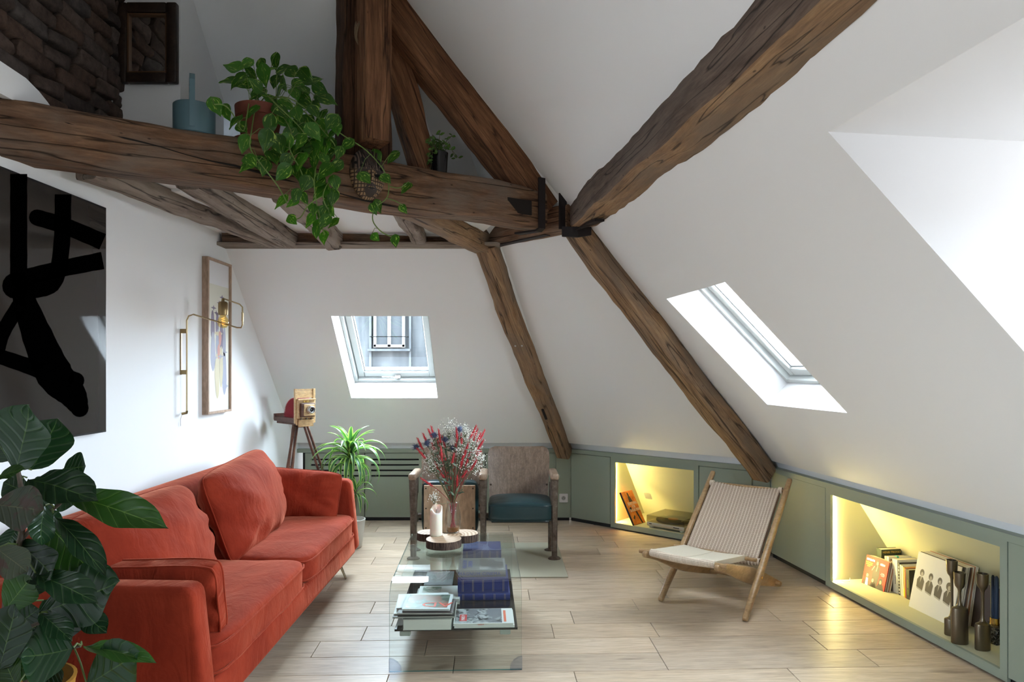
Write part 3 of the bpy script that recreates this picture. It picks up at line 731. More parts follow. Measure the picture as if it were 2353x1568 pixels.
(d1, z1), (d2, z2) = ((.15, .605), (.51, .055)); dv = Vector((0, d2-d1, z2-z1)).normalized()
sm = WM @ frame_mat((.58, .018+d1+(z1-.245)*(d2-d1)/(z1-z2), .245), (1, 0, 0), Vector((1, 0, 0)).cross(dv)*-1, -dv)
socket('white wall socket on the sloping back of the small niche', sm)

# ---------------------------------------------------------------- large niche contents
def WRt(s_, d_, z_, rz=0): return WR @ Matrix.Translation((s_, d_+.018, z_)) @ Matrix.Rotation(rz, 4, 'Z')
def leaf_sleeve(name, label, s_, d_, w, h, th, mt, lean, group=None, cat='record', rz=0):
    m_ = WRt(s_, d_, Z0, rz) @ Matrix.Rotation(-lean, 4, 'X')
    r = thing(name, label, cat, m=m_, group=group)
    g = G(); g.box((w/2, th/2, h/2), (w, th, h), bev=.0008); g.build('sleeve', mt, r, smooth=False)
    return r
FR = Matrix(((1, 0, 0, 0), (0, 0, 1, 0), (0, 1, 0, 0), (0, 0, 0, 1)))   # x,y of print -> x,z on the front
FR = Matrix(((1, 0, 0, 0), (0, 0, -1, 0), (0, 1, 0, 0), (0, 0, 0, 1)))
LE = R(10)
red = leaf_sleeve('single_record', 'small red record sleeve with long-haired figures at the front of the books', .812, .155, .185, .18, .004, C(.50, .022, .012), R(13), rz=R(6))
skin, dark, white_, yel, teal = C(.60, .33, .20), C(.035, .02, .016), C(.80, .77, .74), C(.75, .45, .05), C(.30, .52, .55)
def prints(lst, parent, mt, name='cover_print', z=.0004):
    g = G()
    for it in lst:
        if it[0] == 'b': blob(g, it[1], it[2], it[3], it[4], z, 14, FR)
        else: g.add([(x, y_, z) for x, y_ in it[1]], [tuple(range(len(it[1])))], FR)
    g.build(name, mt, parent, smooth=False)
prints([('b', .098, .145, .016, .026), ('q', [(.070, .085), (.078, .13), (.12, .13), (.128, .085), (.12, .0), (.075, .0)]), ('q', [(.008, .0), (.02, .045), (.05, .045), (.062, .0)]), ('b', .035, .062, .014, .018),
        ('q', [(.06, .0), (.075, .03), (.10, .03), (.12, .0)]), ('b', .085, .045, .013, .015), ('q', [(.115, .0), (.13, .035), (.165, .035), (.18, .0)]), ('b', .145, .048, .016, .022)], red, dark)
prints([('b', .099, .148, .007, .012), ('b', .036, .060, .008, .011), ('b', .084, .040, .008, .012), ('b', .146, .045, .008, .012), ('q', [(.096, .10), (.10, .135), (.105, .135), (.102, .10)]), ('q', [(.064, .095), (.062, .10), (.078, .13), (.082, .125)])], red, skin, z=.0008)
prints([('q', [(.028, .0), (.030, .045), (.045, .045), (.052, .0)])], red, teal, z=.0008)
rp_ = random.Random(3)
def squiggles(x0, x1, y0, h, n): 
    w = (x1-x0)/n
    return [('b', x0+w*(i+.5), y0+rp_.uniform(-.001, .001), w*.5, h*rp_.uniform(.8, 1.1)) for i in range(n)]
prints(squiggles(.008, .075, .157, .008, 7)+squiggles(.120, .160, .150, .008, 4), red, white_, 'title_lettering', .001)
prints(squiggles(.006, .062, .138, .0035, 8)+squiggles(.008, .060, .127, .0035, 8)+squiggles(.02, .045, .116, .0035, 3), red, yel, 'small_lettering', .001)
prints(squiggles(.14, .165, .10, .0018, 6)+squiggles(.135, .17, .093, .0018, 7)+squiggles(.14, .165, .086, .0018, 5), red, white_, 'small_lettering', .001)
for i in range(5):
    leaf_sleeve('single_record', f'small record sleeve, {("first", "second", "third", "fourth", "fifth")[i]} directly behind the red one', .812+.004*i, .160+.005*(i+1), .183, .178, .0038, [C(.5, .44, .32), C(.20, .12, .08), C(.55, .5, .38), C(.35, .16, .08), C(.58, .52, .40)][i], R(13), 'small records behind the red sleeve', rz=R(6))
# books
bk = book('paperback', 'thick green and black novel with gold author lettering, tallest of the niche books', WRt(.845, .235, Z0), .045, .135, .225, C(.035, .05, .03))
text('title_lettering', 'HENRI TROYAT', .0185, C(.62, .40, .08), bk, Matrix(((0, 0, 1, .0455), (1, 0, 0, .070), (0, 1, 0, .207), (0, 0, 0, 1))), sx=.95)
text('title_lettering', 'XY', .03, C(.6, .6, .45), bk, Matrix(((0, 0, 1, .0455), (1, 0, 0, .080), (0, 1, 0, .165), (0, 0, 0, 1))))
blist = [(.905, .018, .195, .13, (.62, .52, .42), 'cream paperback with a red dot beside the thick green novel'),
         (.926, .020, .198, .15, (.70, .67, .58), 'pale paperback with a teal bookmark among the niche books'),
         (.950, .012, .185, .15, (.10, .06, .05), 'thin dark brown paperback between the pale niche books'),
         (.966, .010, .182, .14, (.35, .26, .2), 'thin speckled brown paperback left of the thick white book'),
         (.980, .045, .20, .16, (.72, .69, .60), 'thick white book with black lettering down its spine'),
         (1.030, .014, .188, .15, (.07, .06, .055), 'thin book with black and white speckled spine'),
         (1.046, .012, .182, .15, (.66, .68, .60), 'slim greenish white book left of the two white ones'),
         (1.060, .016, .180, .14, (.70, .66, .55), 'slim white book left of the orange striped one'),
         (1.078, .012, .176, .14, (.75, .45, .12), 'slim book with orange and yellow spine'),
         (1.092, .008, .172, .14, (.55, .15, .08), 'very thin red and white book beside the black book'),
         (1.102, .030, .172, .16, (.05, .05, .035), 'black book with yellow-green lettering at the end of the row')]
for i, (s_, th, h, dp, c_, lb) in enumerate(blist):
    b_ = book('paperback', lb, WRt(s_+.022, .235-.001*i, Z0+.0005) @ Matrix.Rotation(R(-2.5), 4, 'Y'), th-.001, dp, h, C(*c_))
    SPm = Matrix(((0, 1, 0, th/2), (0, 0, -1, -.0004), (-1, 0, 0, h*.4), (0, 0, 0, 1)))
    if i == 4: text('spine_lettering', 'nature book'[7:] and 'memoire', .014, C(.08, .07, .06), b_, SPm)
    if i == 10: text('spine_lettering', 'xxxxxx  xxxx', .016, C(.35, .38, .03), b_, SPm)
    if i == 1:
        g = G(); g.box((.01, .06, h-.004), (.021, .012, .012)); g.build('bookmark', C(.05, .35, .30), b_, smooth=False)
    if i == 8:
        g = G(); g.box((.0055, -.001, .03), (.010, .001, .045)); g.build('spine_label', C(.85, .6, .03), b_, smooth=False)
    if i == 5:
        g = G()
        for q in range(9): g.box((.006, -.0008, .012+.019*q), (.008, .001, .008+.004*math.sin(q*2)))
        g.build('spine_print', C(.6, .57, .5), b_, smooth=False)
# long play records
LEAN = R(11.5)
cols = [(.06, .05, .04), (.68, .64, .52), (.62, .57, .46), (.45, .30, .18), (.70, .67, .56), (.10, .07, .06), (.66, .60, .48), (.30, .18, .11), (.70, .66, .55), (.64, .60, .50), (.48, .22, .12), (.72, .69, .60), (.6, .56, .46), (.72, .68, .6)]
lp = leaf_sleeve('record_sleeve', 'large white record sleeve with four grey figures facing the room', 1.238, .150, .315, .315, .006, C(.80, .78, .73), LEAN)
gr, gr2 = C(.10, .085, .07), C(.42, .38, .32)
for i in range(4):
    x = .055+.067*i; hgt = (0, -.004, -.007, -.016)[i]
    prints([('q', [(x-.026, .125+hgt), (x-.028, .165+hgt), (x-.014, .185+hgt), (x+.012, .185+hgt), (x+.026, .165+hgt), (x+.022, .115+hgt)]), ('b', x, .208+hgt, .016 if i != 3 else .021, .020 if i != 3 else .023)], lp, gr if i != 0 else gr, z=.0004)
    prints([('b', x+.002, .200+hgt, .009, .013), ('q', [(x-.004, .15+hgt), (x-.005, .186+hgt), (x+.006, .186+hgt)])], lp, gr2 if i else C(.5, .45, .38), z=.0008)
    prints([('q', [(x-.026, .125+hgt), (x+.022, .115+hgt), (x+.020, .107+hgt), (x-.022, .116+hgt)])], lp, C(.45, .42, .37), z=.0003)
ORD = ('first', 'second', 'third', 'fourth', 'fifth', 'sixth', 'seventh', 'eighth', 'ninth', 'tenth', 'eleventh', 'twelfth', 'thirteenth', 'fourteenth')
for i, c_ in enumerate(cols):
    leaf_sleeve('record_sleeve', f'{"dark" if sum(c_) < .6 else "brown" if sum(c_) < 1.3 else "pale"} edged record sleeve, {ORD[i]} behind the large white cover', 1.245+.003*(i % 3), .158+.0068*i, .318, .316-.003*(i % 2), .0052, C(*c_), LEAN-.004*i, 'record sleeves behind the white cover')
for i in range(4):
    leaf_sleeve('record_sleeve', f'{("dark", "pale", "grey", "cream")[i]} lower record sleeve, {ORD[i]} of those behind the right candle holder', 1.50+.01*i, .262+.008*i, .25, .24, .005, C(*[(.12, .09, .08), (.60, .55, .42), (.30, .28, .24), (.66, .62, .52)][i]), R(8), 'lower record sleeves behind the candle holders')
dk = leaf_sleeve('record_sleeve', 'dark record sleeve with a pale top corner at the far right of the niche', 1.77, .33, .26, .20, .02, C(.04, .035, .03), R(8))
# candle holders
bronze = mat('blackened_bronze', (.17, .14, .10), .30, metal=.85); t = NT(bronze); t.bump(t.noise(t.coords((1, 1, 1)), 60, 4), .25, .002)
for (s_, d_, bh, nh, ch, bw, rz, lb) in ((1.752, .045, .175, .085, .078, .039, 1.3, 'bronze candle holder with the tallest wide body, front of the three'),
                                  (1.835, .095, .125, .155, .075, .037, 1.5, 'bronze candle holder nearest the niche corner with long thin neck'),
                                  (1.655, .085, .085, .205, .080, .034, 1.1, 'bronze candle holder with short body, left behind the widest one')):
    c_ = thing('candle_holder', lb, 'candle holder', m=WRt(s_, d_-.018, Z0, rz), group='bronze candle holders')
    g = G(); g.lathe([(bw*.93, 0), (bw, .004), (bw*.98, bh*.5), (bw*1.0, bh*.92), (bw*.93, bh*.99), (bw*.5, bh+.006), (.011, bh+.014)], 28, sx=1, sy=.62); g.build('holder_body', bronze, c_)
    g = G(); zz = bh+.012; g.lathe([(.013, zz), (.0085, zz+.012), (.0068, zz+.03), (.0068, zz+nh-.02), (.010, zz+nh-.006), (.014, zz+nh)], 16); g.build('neck', bronze, c_)
    g = G(); zz += nh-.002; g.lathe([(.012, zz), (.020, zz+.010), (.024, zz+.026), (.026, zz+ch), (.0215, zz+ch), (.020, zz+.03), (0, zz+.022)], 20); g.build('cup', bronze, c_)
mb = thing('marble_candle_stand', 'black marble block with brass ring holding two dark blue candles', 'candle holder', m=WRt(1.755, .215, Z0, .2))
mar = mat('black_marble', (.02, .02, .018), .2); t = NT(mar)
t.l(t.ramp(t.noise(t.coords((1, 1, 1)), 22, 6, .7, 2), [(.47, (.012, .012, .01)), (.5, (.25, .23, .2)), (.53, (.012, .012, .01))]), t.b.inputs['Base Color'])
g = G(); g.box((0, 0, .042), (.085, .085, .084), bev=.003); g.build('marble_block', mar, mb)
g = G(); g.lathe([(.021, .084), (.021, .118), (.018, .118), (.018, .09)], 20); g.build('brass_ring', mat('brass', (.75, .50, .16), .22, metal=1), mb)
M['brass'] = bpy.data.materials['brass']
for dx in (-.009, .009):
    g = G(); g.lathe([(.0095, .09), (.0095, .315), (.004, .325)], 14, Matrix.Translation((dx, 0, 0))); g.build('candle_stick', C(.012, .03, .075), mb)
g = G(); g.tube([WR @ Vector(p) for p in ((.764, .06, .062), (.79, .07, .060), (.80, .10, .064), (.775, .12, .075))], .0022, 6); o = g.build('led_cable', M['plastic']); o['label'] = 'short white cable end on the shelf at the left of the large niche'; o['category'] = 'cable'
# ================================================================ sofa
vel = mat('red_velvet', (.46, .06, .032), .85, spec=.1, sheen=.55); t = NT(vel)
vel.node_tree.nodes['Principled BSDF'].inputs['Sheen Tint'].default_value = (1, .36, .22, 1)
nz = t.noise(t.coords((1, 1, 1)), 3.5, 5, .6, .6)
t.l(t.ramp(nz, [(.3, (.185, .018, .008)), (.7, (.325, .042, .018))]), t.b.inputs['Base Color'])
t.bump(t.mix(.25, t.noise(t.coords((1.5, 1, .6)), 5.5, 3, .6, 1.6), t.noise(t.coords((1, 1, 1)), 30, 5, .65, .5)), .42, .022)
SO = thing('sofa', 'long red velvet sofa with hairpin legs against the left wall', 'sofa', (-1.935, 2.35, 0))
SL_ = 2.38
def rounded(poly, r, n=4):
    out = []
    k = len(poly)
    for i in range(k):
        p0, p1, p2 = Vector(poly[i-1]), Vector(poly[i]), Vector(poly[(i+1) % k])
        a = (p0-p1); b = (p2-p1); rr = min(r, a.length*.45, b.length*.45)
        A, B_ = p1+a.normalized()*rr, p1+b.normalized()*rr
        for j in range(n+1):
            f = j/n; out.append(tuple((1-f)**2*A+2*f*(1-f)*p1+f*f*B_))
    return out
XZ = Matrix(((1, 0, 0, 0), (0, 0, 1, 0), (0, 1, 0, 0), (0, 0, 0, 1)))   # poly (x,z), extrude along y
def slabxz(poly, y0, y1, r, bev, name, mt, parent, rr=.02):
    g = G(); g.prism(rounded(poly, r), y0, y1, XZ)
    bmesh.ops.recalc_face_normals(g.bm, faces=g.bm.faces)
    big = [f for f in g.bm.faces if len(f.verts) > 4]
    es = list({e for f in big for e in f.edges})
    bmesh.ops.bevel(g.bm, geom=es, offset=bev, segments=3, affect='EDGES', profile=.5)
    return g.build(name, mt, parent, angle=35)
arm = [(.0, .16), (.885, .16), (.835, .645), (.03, .655)]
slabxz(arm, 0.0, .105, .045, .022, 'armrest', vel, SO); slabxz(arm, SL_-.105, SL_, .045, .022, 'armrest', vel, SO)
slabxz([(.02, .16), (.20, .16), (.16, .775), (.03, .785)], .095, SL_-.095, .04, .02, 'back_frame', vel, SO)
slabxz([(.10, .15), (.875, .15), (.865, .275), (.10, .275)], .10, SL_-.10, .025, .012, 'seat_base', vel, SO)
def soft(g, cx, cy, cz, sx, sy, sz, p=5.0, puff=.0, n=26, seed=0, wr=.004, m=None, pinch=0.0, sag=0):
    """soft block: superellipsoid with puffed faces and fine creases"""
    V, F, U = [], [], []
    gr_ = {}
    import itertools
    def put(a, b, c):
        k = (round(a, 5), round(b, 5), round(c, 5))
        if k in gr_: return gr_[k]
        v = Vector((a, b, c))
        q = (abs(a)**p+abs(b)**p+abs(c)**p)**(1/p); w = v/q
        x, y_, z_ = w
        f = (1-abs(w.x)**2)*(1-abs(w.y)**2)
        z_ += puff*f*(1 if w.z > 0 else -.3)*abs(w.z)
        if pinch:
            cr_ = (abs(w.x)*abs(w.z))**3; x *= 1+pinch*cr_; z_ *= 1+pinch*cr_
        P = Vector((x*sx/2, y_*sy/2, z_*sz/2))
        nv = noise.noise_vector(P*6+Vector((seed*5, 0, 0)))*wr*1.6+noise.noise_vector(Vector((P.x*9, P.y*26, P.z*26))+Vector((seed, 3, 0)))*wr*.6
        P += nv+Vector((0, 0, -sag*(1-w.x**2)*(1-w.y**2)))
        gr_[k] = len(V); V.append(P+Vector((cx, cy, cz))); return gr_[k]
    L = [-1+2*i/n for i in range(n+1)]
    L = [math.copysign(abs(x)**.8, x) for x in L]
    for ax in range(3):
        for s_ in (-1, 1):
            for i in range(n):
                for j in range(n):
                    q = []
                    for (a, b) in ((L[i], L[j]), (L[i+1], L[j]), (L[i+1], L[j+1]), (L[i], L[j+1])):
                        c = [0, 0, 0]; c[ax] = s_; c[(ax+1) % 3] = a; c[(ax+2) % 3] = b
                        q.append(put(*c))
                    if len(set(q)) == 4: F.append(q if s_ > 0 else q[::-1])
    g.add(V, F, m)
def ring(g, sx, sy, z, r=.005, p=7, n=72, cx=0, cy=0, m=None, axis='z', lift=None):
    pts = []
    for i in range(n):
        a = 2*math.pi*i/n; c, s_ = math.cos(a), math.sin(a)
        q = (abs(c)**p+abs(s_)**p)**(1/p); x, y_ = c/q*sx/2, s_/q*sy/2
        P = Vector((cx+x, cy+y_, z)) if axis == 'z' else Vector((cx+x, z, cy+y_))
        pts.append(m @ P if m is not None else P)
    g.tube(pts, r, 6, closed=True)
for i, y0 in enumerate((.105, .105+1.085)):
    g = G(); cy = y0+.5425
    soft(g, .525, cy, .345, .715, 1.08, .165, p=9, puff=.18, seed=i+1, wr=.0035); sc = g.build('seat_cushion', vel, SO, angle=80)
    g = G(); ring(g, .712, 1.078, .392, .0045, 14, 96, .525, cy); ring(g, .712, 1.078, .293, .0045, 14, 96, .525, cy); g.build('piping', vel, sc, angle=80)
def pillow(name, m, w, h, th, seed, label=None, puff=1.0, gus=.0):
    """local x = width, y = thickness, z = height; standing on its lower edge"""
    g = G(); n = 34; V = []; F = []
    idx = {}
    for s_ in (-1, 1):
        for i in range(n+1):
            for j in range(n+1):
                u, v = -1+2*i/n, -1+2*j/n
                u_, v_ = math.sin(u*math.pi/2), math.sin(v*math.pi/2)
                edge = i in (0, n) or j in (0, n)
                if edge and gus == 0 and (i, j, 0) in idx: idx[(i, j, s_)] = idx[(i, j, 0)]; continue
                f = max(0, (1-abs(u_)**2.6)*(1-abs(v_)**2.6))**.55
                cr_ = (abs(u_)*abs(v_))**4
                x = u_*w/2*(1-.035*(1-abs(v_)**2)*abs(u_)-.075*cr_); z = v_*h/2*(1-.035*(1-abs(u_)**2)*abs(v_)-.12*cr_)
                y_ = s_*(th/2*f+gus)
                P = Vector((x, y_, z))
                rim = (1-f)*f*4
                ang_ = math.atan2(v_, u_); rad = noise.noise(Vector((math.cos(ang_)*4+seed, math.sin(ang_)*4, .4*(abs(u_)+abs(v_)))))
                P += Vector((0, s_*(.022*rad*rim), 0))+noise.noise_vector(Vector((x*6, y_*3, z*6+seed*3)))*.007*f
                # long diagonal creases
                cr2 = noise.noise(Vector((x*4+z*9, seed*2.0, x*1.5))); P.y += s_*.030*f*cr2*abs(cr2)*2
                idx[(i, j, s_)] = len(V)
                if edge: idx[(i, j, 0)] = len(V)
                V.append(P)
    for s_ in (-1, 1):
        for i in range(n):
            for j in range(n):
                q = [idx[(i, j, s_)], idx[(i+1, j, s_)], idx[(i+1, j+1, s_)], idx[(i, j+1, s_)]]
                F.append(q if s_ < 0 else q[::-1])
    if gus:
        bd = [(i, 0) for i in range(n)]+[(n, j) for j in range(n)]+[(i, n) for i in range(n, 0, -1)]+[(0, j) for j in range(n, 0, -1)]
        for a, b in zip(bd, bd[1:]+bd[:1]): F.append([idx[(*a, -1)], idx[(*b, -1)], idx[(*b, 1)], idx[(*a, 1)]])
    g.add(V, F)
    o = g.build(name, vel, None, angle=85, m=m)
    g = G()
    bd = [(i, 0) for i in range(n)]+[(n, j) for j in range(n)]+[(i, n) for i in range(n, 0, -1)]+[(0, j) for j in range(n, 0, -1)]
    for s_ in ((-1, 1) if gus else (-1,)): g.tube([V[idx[(*a, s_)]] for a in bd], .0042, 6, closed=True)
    g.build('piping', vel, o, angle=85)
    if label: o['label'] = label; o['category'] = 'cushion'; o['group'] = 'loose cushions on the red sofa'
    return o
def pm_(loc, xdir, lean_up): 
    x = Vector(xdir).normalized(); z = Vector(lean_up); z = (z-z.dot(x)*x).normalized(); y = z.cross(x); return frame_mat(loc, x, y, z)
pillow('back_cushion', pm_((-1.535, 3.97, .635), (-.06, 1, .04), (-.34, .02, 1)), 1.02, .52, .27, 1, 'large plump red back cushion at the far half of the sofa, its corner raised')
pillow('back_cushion', pm_((-1.535, 2.90, .625), (.03, 1, .0), (-.42, 0, 1)), .90, .50, .29, 2, 'large plump red back cushion at the near half of the sofa')
pillow('arm_cushion', pm_((-1.45, 4.555, .56), (1, -.05, -.07), (.02, .28, 1)), .62, .35, .17, 3, 'red cushion leaning on the far armrest of the sofa')
pillow('arm_cushion', pm_((-1.39, 2.555, .530), (1, .02, .02), (-.02, -.17, 1)), .62, .31, .05, 4, 'boxy piped red cushion leaning on the near armrest of the sofa', gus=.032)
def hairpin(x, y_, dx, dy):
    g = G(); top = .155
    a1, a2 = Vector((x, y_, top)), Vector((x+dx*.5-dy*.07, y_+dy*.5+dx*.07, top)); f = Vector((x+dx, y_+dy, .006))
    for off_ in (-.045, .045):
        g.tube([Vector((x-off_*.2, y_+off_, top)), f+Vector((0, off_*.12, 0))], .0045, 8)
    g.tube([f+Vector((0, -.006, 0)), f+Vector((0, .006, 0))], .0055, 8)
    g.box((x, y_, top), (.05, .13, .006))
    g.build('leg', mat('brass_rod', (.30, .25, .17), .35, metal=.9) if 'brass_rod' not in bpy.data.materials else bpy.data.materials['brass_rod'], SO)
for x, y_ in ((.78, .16), (.78, SL_-.22), (.12, .16), (.12, SL_-.22)): hairpin(x, y_, .05 if x > .5 else -.03, .03 if y_ > 1 else -.03)

# ================================================================ glass coffee table
TA = R(2.4); TBL = Matrix.Translation((-.566, 3.15, 0)) @ Matrix.Rotation(TA, 4, 'Z')
W_, L_, HT, RB = .612, 1.07, .40, .085
prof = [(0, 0)]+[(RB-RB*math.cos(a), HT-RB+RB*math.sin(a)) for a in [i*math.pi/2/10 for i in range(11)]]+[(L_-RB+RB*math.sin(a), HT-RB+RB*math.cos(a)) for a in [i*math.pi/2/10 for i in range(11)]]+[(L_, 0)]
CT = thing('glass_coffee_table', 'low bent clear glass coffee table with dark shelf in front of the sofa', 'table', m=TBL)
edge_g = mat('glass_edge', (.10, .22, .19), .15, spec=.6)
g = G(); th = .011; inner = []
for i, (v, z) in enumerate(prof):
    a = prof[max(i-1, 0)]; b = prof[min(i+1, len(prof)-1)]; tv = Vector((b[0]-a[0], b[1]-a[1])).normalized(); inner.append((v+tv.y*th, z-tv.x*th))
V = []
for (v, z), (v2, z2) in zip(prof, inner): V += [(0, v, z), (W_, v, z), (0, v2, z2), (W_, v2, z2)]
for i in range(len(prof)-1):
    a, b = 4*i, 4*i+4
    vs, fs = g.add([V[a], V[a+1], V[b+1], V[b], V[a+2], V[a+3], V[b+3], V[b+2]], [(0, 1, 2, 3), (7, 6, 5, 4), (0, 3, 7, 4), (1, 5, 6, 2)])
    fs[2].material_index = 1; fs[3].material_index = 1
for a in (0, 4*(len(prof)-1)):
    vs, fs = g.add([V[a], V[a+1], V[a+3], V[a+2]], [(0, 1, 2, 3)]); fs[0].material_index = 1
g.build('bent_glass', [M['tglass'], edge_g], CT, angle=30, clean=True)
SHZ = .178
g = G(); g.box((W_/2, .52, SHZ-.005), (W_-.034, .94, .010), bev=.001); g.build('shelf', mat('black_glass', (.008, .009, .010), .06, spec=.6), CT, smooth=False)
for u, v in ((.065, .075), (W_-.075, .075), (.065, .97), (W_-.075, .97)):
    g = G(); g.box((u, v, SHZ-.024), (.05, .03, .026), bev=.003); g.build('shelf_bracket', C(.35, .38, .33, .3), CT, smooth=False)
clear = glass('clear_plastic', (.86, .88, .95), .1)
for u, sg in ((.0, 1), (W_, -1)):
    for v in (-.004, L_-th):
        g = G(); pts = [(u-sg*.002, .0), (u+sg*.055, 0), (u+sg*.052, .022), (u+sg*.038, .042), (u+sg*.016, .056), (u-sg*.002, .06)]
        g.prism(pts, v, v+th+.008, XZ); g.build('corner_protector', clear, CT, smooth=False)
def onT(u, v, z, rz=0): return TBL @ Matrix.Translation((u, v, z)) @ Matrix.Rotation(rz, 4, 'Z')
def flatbook(name, label, u, v, z, w, d, h, cover, rz=0, group=None, spine_front=False, pagem=None, cat='book'):
    """lying: local x = width, y = away, z up; spine (or fore-edge) at the front"""
    r = thing(name, label, cat, m=onT(u, v, z, rz), group=group); c = .0016
    g = G(); g.box((w/2, d/2, c/2), (w, d, c)); g.box((w/2, d/2, h-c/2), (w, d, c))
    if spine_front:
        g.prism([(c*0-.0, c), (-.004, h*.25), (-.005, h*.5), (-.004, h*.75), (0, h-c), (c, h-c), (c, c)], 0, w, Matrix(((0, 0, 1, 0), (1, 0, 0, 0), (0, 1, 0, 0), (0, 0, 0, 1))))
    g.build('cover', cover, r, smooth=False)
    g = G(); g.box((w/2, d/2, h/2), (w-.004, d-.004, h-2*c)); g.build('pages', pagem or PAGES, r, smooth=False)
    return r
whitepg = C(.62, .62, .55, .7)
def photo_mat(name, c1, c2, c3, sc=14, seed=0):
    m_ = mat(name, c1, .3, spec=.5, coat=.3); t = NT(m_)
    n1 = t.noise(t.coords((1, 1, 1), rand=seed), sc, 3, .6, 1.0); n2 = t.noise(t.coords((1.3, 1, 1), rand=seed), sc*.4, 2, .5)
    t.l(t.mix(t.ramp(n2, [(.46, g3(0)), (.54, g3(1))]), t.ramp(n1, [(.42, c1), (.56, c2)]), c3), t.b.inputs['Base Color']); return m_
fat = flatbook('thick_book', 'thick lying book with bare page edge at the bottom of the front stack', .058, .035, SHZ, .225, .19, .050, C(.5, .5, .44), pagem=whitepg)
ys = .0505
mags = [(.030, .050, .27, .20, .006, (.60, .60, .55), 'greyish magazine resting directly on the thick lying book'), (.010, .035, .29, .21, .007, (.06, .06, .055), 'black edged magazine sticking out left in the front stack'),
        (.012, .06, .28, .21, .006, (.55, .56, .5), 'pale magazine above the black edged one'), (.03, .045, .26, .20, .007, (.10, .08, .08), 'dark magazine second from the top of the front stack'),
        (.02, .10, .25, .20, .005, (.70, .74, .76), 'white backed magazine just under the top one')]
z = SHZ+ys
for i, (u, v, w, d, h, c_, lb) in enumerate(mags):
    flatbook('magazine', lb, u, v, z, w, d, h, C(*c_), rz=R((-1, .5, 2, -2, 4)[i]), group='magazines in the front stack', pagem=whitepg, cat='magazine'); z += h+.0003
ad = flatbook('magazine', 'magazine with big red title seen upside down, topmost of the front stack', .050, .060, z, .225, .21, .009, C(.66, .68, .70), rz=R(-2), group='magazines in the front stack', pagem=whitepg, cat='magazine')
g = G(); g.box((.112, .108, .0092), (.200, .186, .0004)); g.build('cover_photo', photo_mat('garden_photo', (.015, .04, .022), (.12, .17, .13), (.22, .07, .03)), ad, smooth=False)
text('title_lettering', 'AD', .085, C(.75, .06, .02), ad, Matrix.Translation((.160, .060, .0099)) @ Matrix.Rotation(math.pi, 4, 'Z'), sx=1.25)
pz = SHZ
pm2 = flatbook('magazine', 'magazine with black and white street photo and red title block', .292, .050, pz+.0105, .285, .20, .011, C(.70, .70, .68), pagem=whitepg, cat='magazine')
flatbook('magazine', 'white magazine under the one with the street photo', .296, .052, pz, .285, .21, .010, C(.66, .66, .63), group='magazines on the shelf', pagem=whitepg, cat='magazine')
g = G(); g.box((.118, .102, .0112), (.225, .188, .0004)); g.build('cover_photo', photo_mat('street_photo', (.03, .03, .035), (.55, .57, .58), (.22, .23, .25), 22, 3), pm2, smooth=False)
g = G(); g.box((.045, .075, .0116), (.035, .085, .0004)); g.build('title_block', C(.60, .03, .03), pm2, smooth=False)
text('title_lettering', 'PARIS 9', .024, C(.8, .8, .8), pm2, Matrix.Translation((.045, .075, .0121)) @ Matrix.Rotation(R(90), 4, 'Z'), sx=.85)
text('spine_lettering', 'PARIS 9', .009, C(.65, .1, .07), pm2, Matrix(((1, 0, 0, .13), (0, 0, -1, -.0006), (0, 1, 0, .0055), (0, 0, 0, 1))))
g = G(); g.box((.245, .095, .0112), (.012, .15, .0003)); g.build('cover_strip', C(.75, .2, .12), pm2, smooth=False)
blue = mat('blue_cloth', (.022, .035, .17), .55); gold = C(.45, .36, .16, .4)
def album(label, u, v, w, d, h, z):
    a = flatbook('album', label, u, v, z, w, d, h, blue, group='blue gilt albums', spine_front=True, pagem=whitepg)
    g = G()
    for k in range(5):
        for o_ in (-.003, .003): g.box((w*(k+.5)/5+o_, -.0035, h*.5), (.0014, .003, h*.8))
    g.build('gilt_line', gold, a, smooth=False); a.children[-1]['kind'] = 'stuff'; return a
album('lowest blue album of the pile at the back of the shelf', .318, .805, .222, .20, .060, SHZ)
album('middle blue album of the pile at the back of the shelf', .312, .80, .226, .20, .055, SHZ+.0605)
album('topmost blue album of the pile at the back of the shelf', .315, .80, .222, .20, .052, SHZ+.116)
album('lower blue album with gilt spine under the cinema book', .300, .44, .275, .26, .035, SHZ)
album('upper blue album with gilt spine directly under the cinema book', .298, .45, .268, .25, .076, SHZ+.0355)
mg = flatbook('photo_book', 'grey photo book with blue lettering on top of the blue albums', .298, .475, SHZ+.112, .255, .24, .034, C(.24, .24, .23), spine_front=True, pagem=whitepg)
text('spine_lettering', 'MAGNUM CINEMA', .024, C(.03, .07, .40), mg, Matrix(((1, 0, 0, .115), (0, 0, -1, -.0056), (0, 1, 0, .017), (0, 0, 0, 1))), spacing=1.15)
g = G(); g.box((.18, .12, .0342), (.13, .2, .0003)); g.build('cover_photo', photo_mat('grey_photo', (.10, .10, .10), (.35, .35, .35), (.65, .65, .65), 9, 2), mg, smooth=False)
text('title_lettering', 'MAGNUM\nCINEMA', .034, C(.04, .10, .50), mg, Matrix.Translation((.05, .12, .0346)) @ Matrix.Rotation(R(90), 4, 'Z'))
w1 = flatbook('magazine', 'open white magazine with small round picture behind the front stack', .085, .40, SHZ+.012, .225, .22, .009, C(.68, .70, .68), group='magazines on the shelf', pagem=whitepg, cat='magazine')
g = G(); g.box((.07, .16, .0092), (.10, .09, .0004)); g.build('cover_photo', photo_mat('leafy_photo', (.05, .14, .07), (.5, .55, .5), (.6, .6, .55), 18, 5), w1, smooth=False)
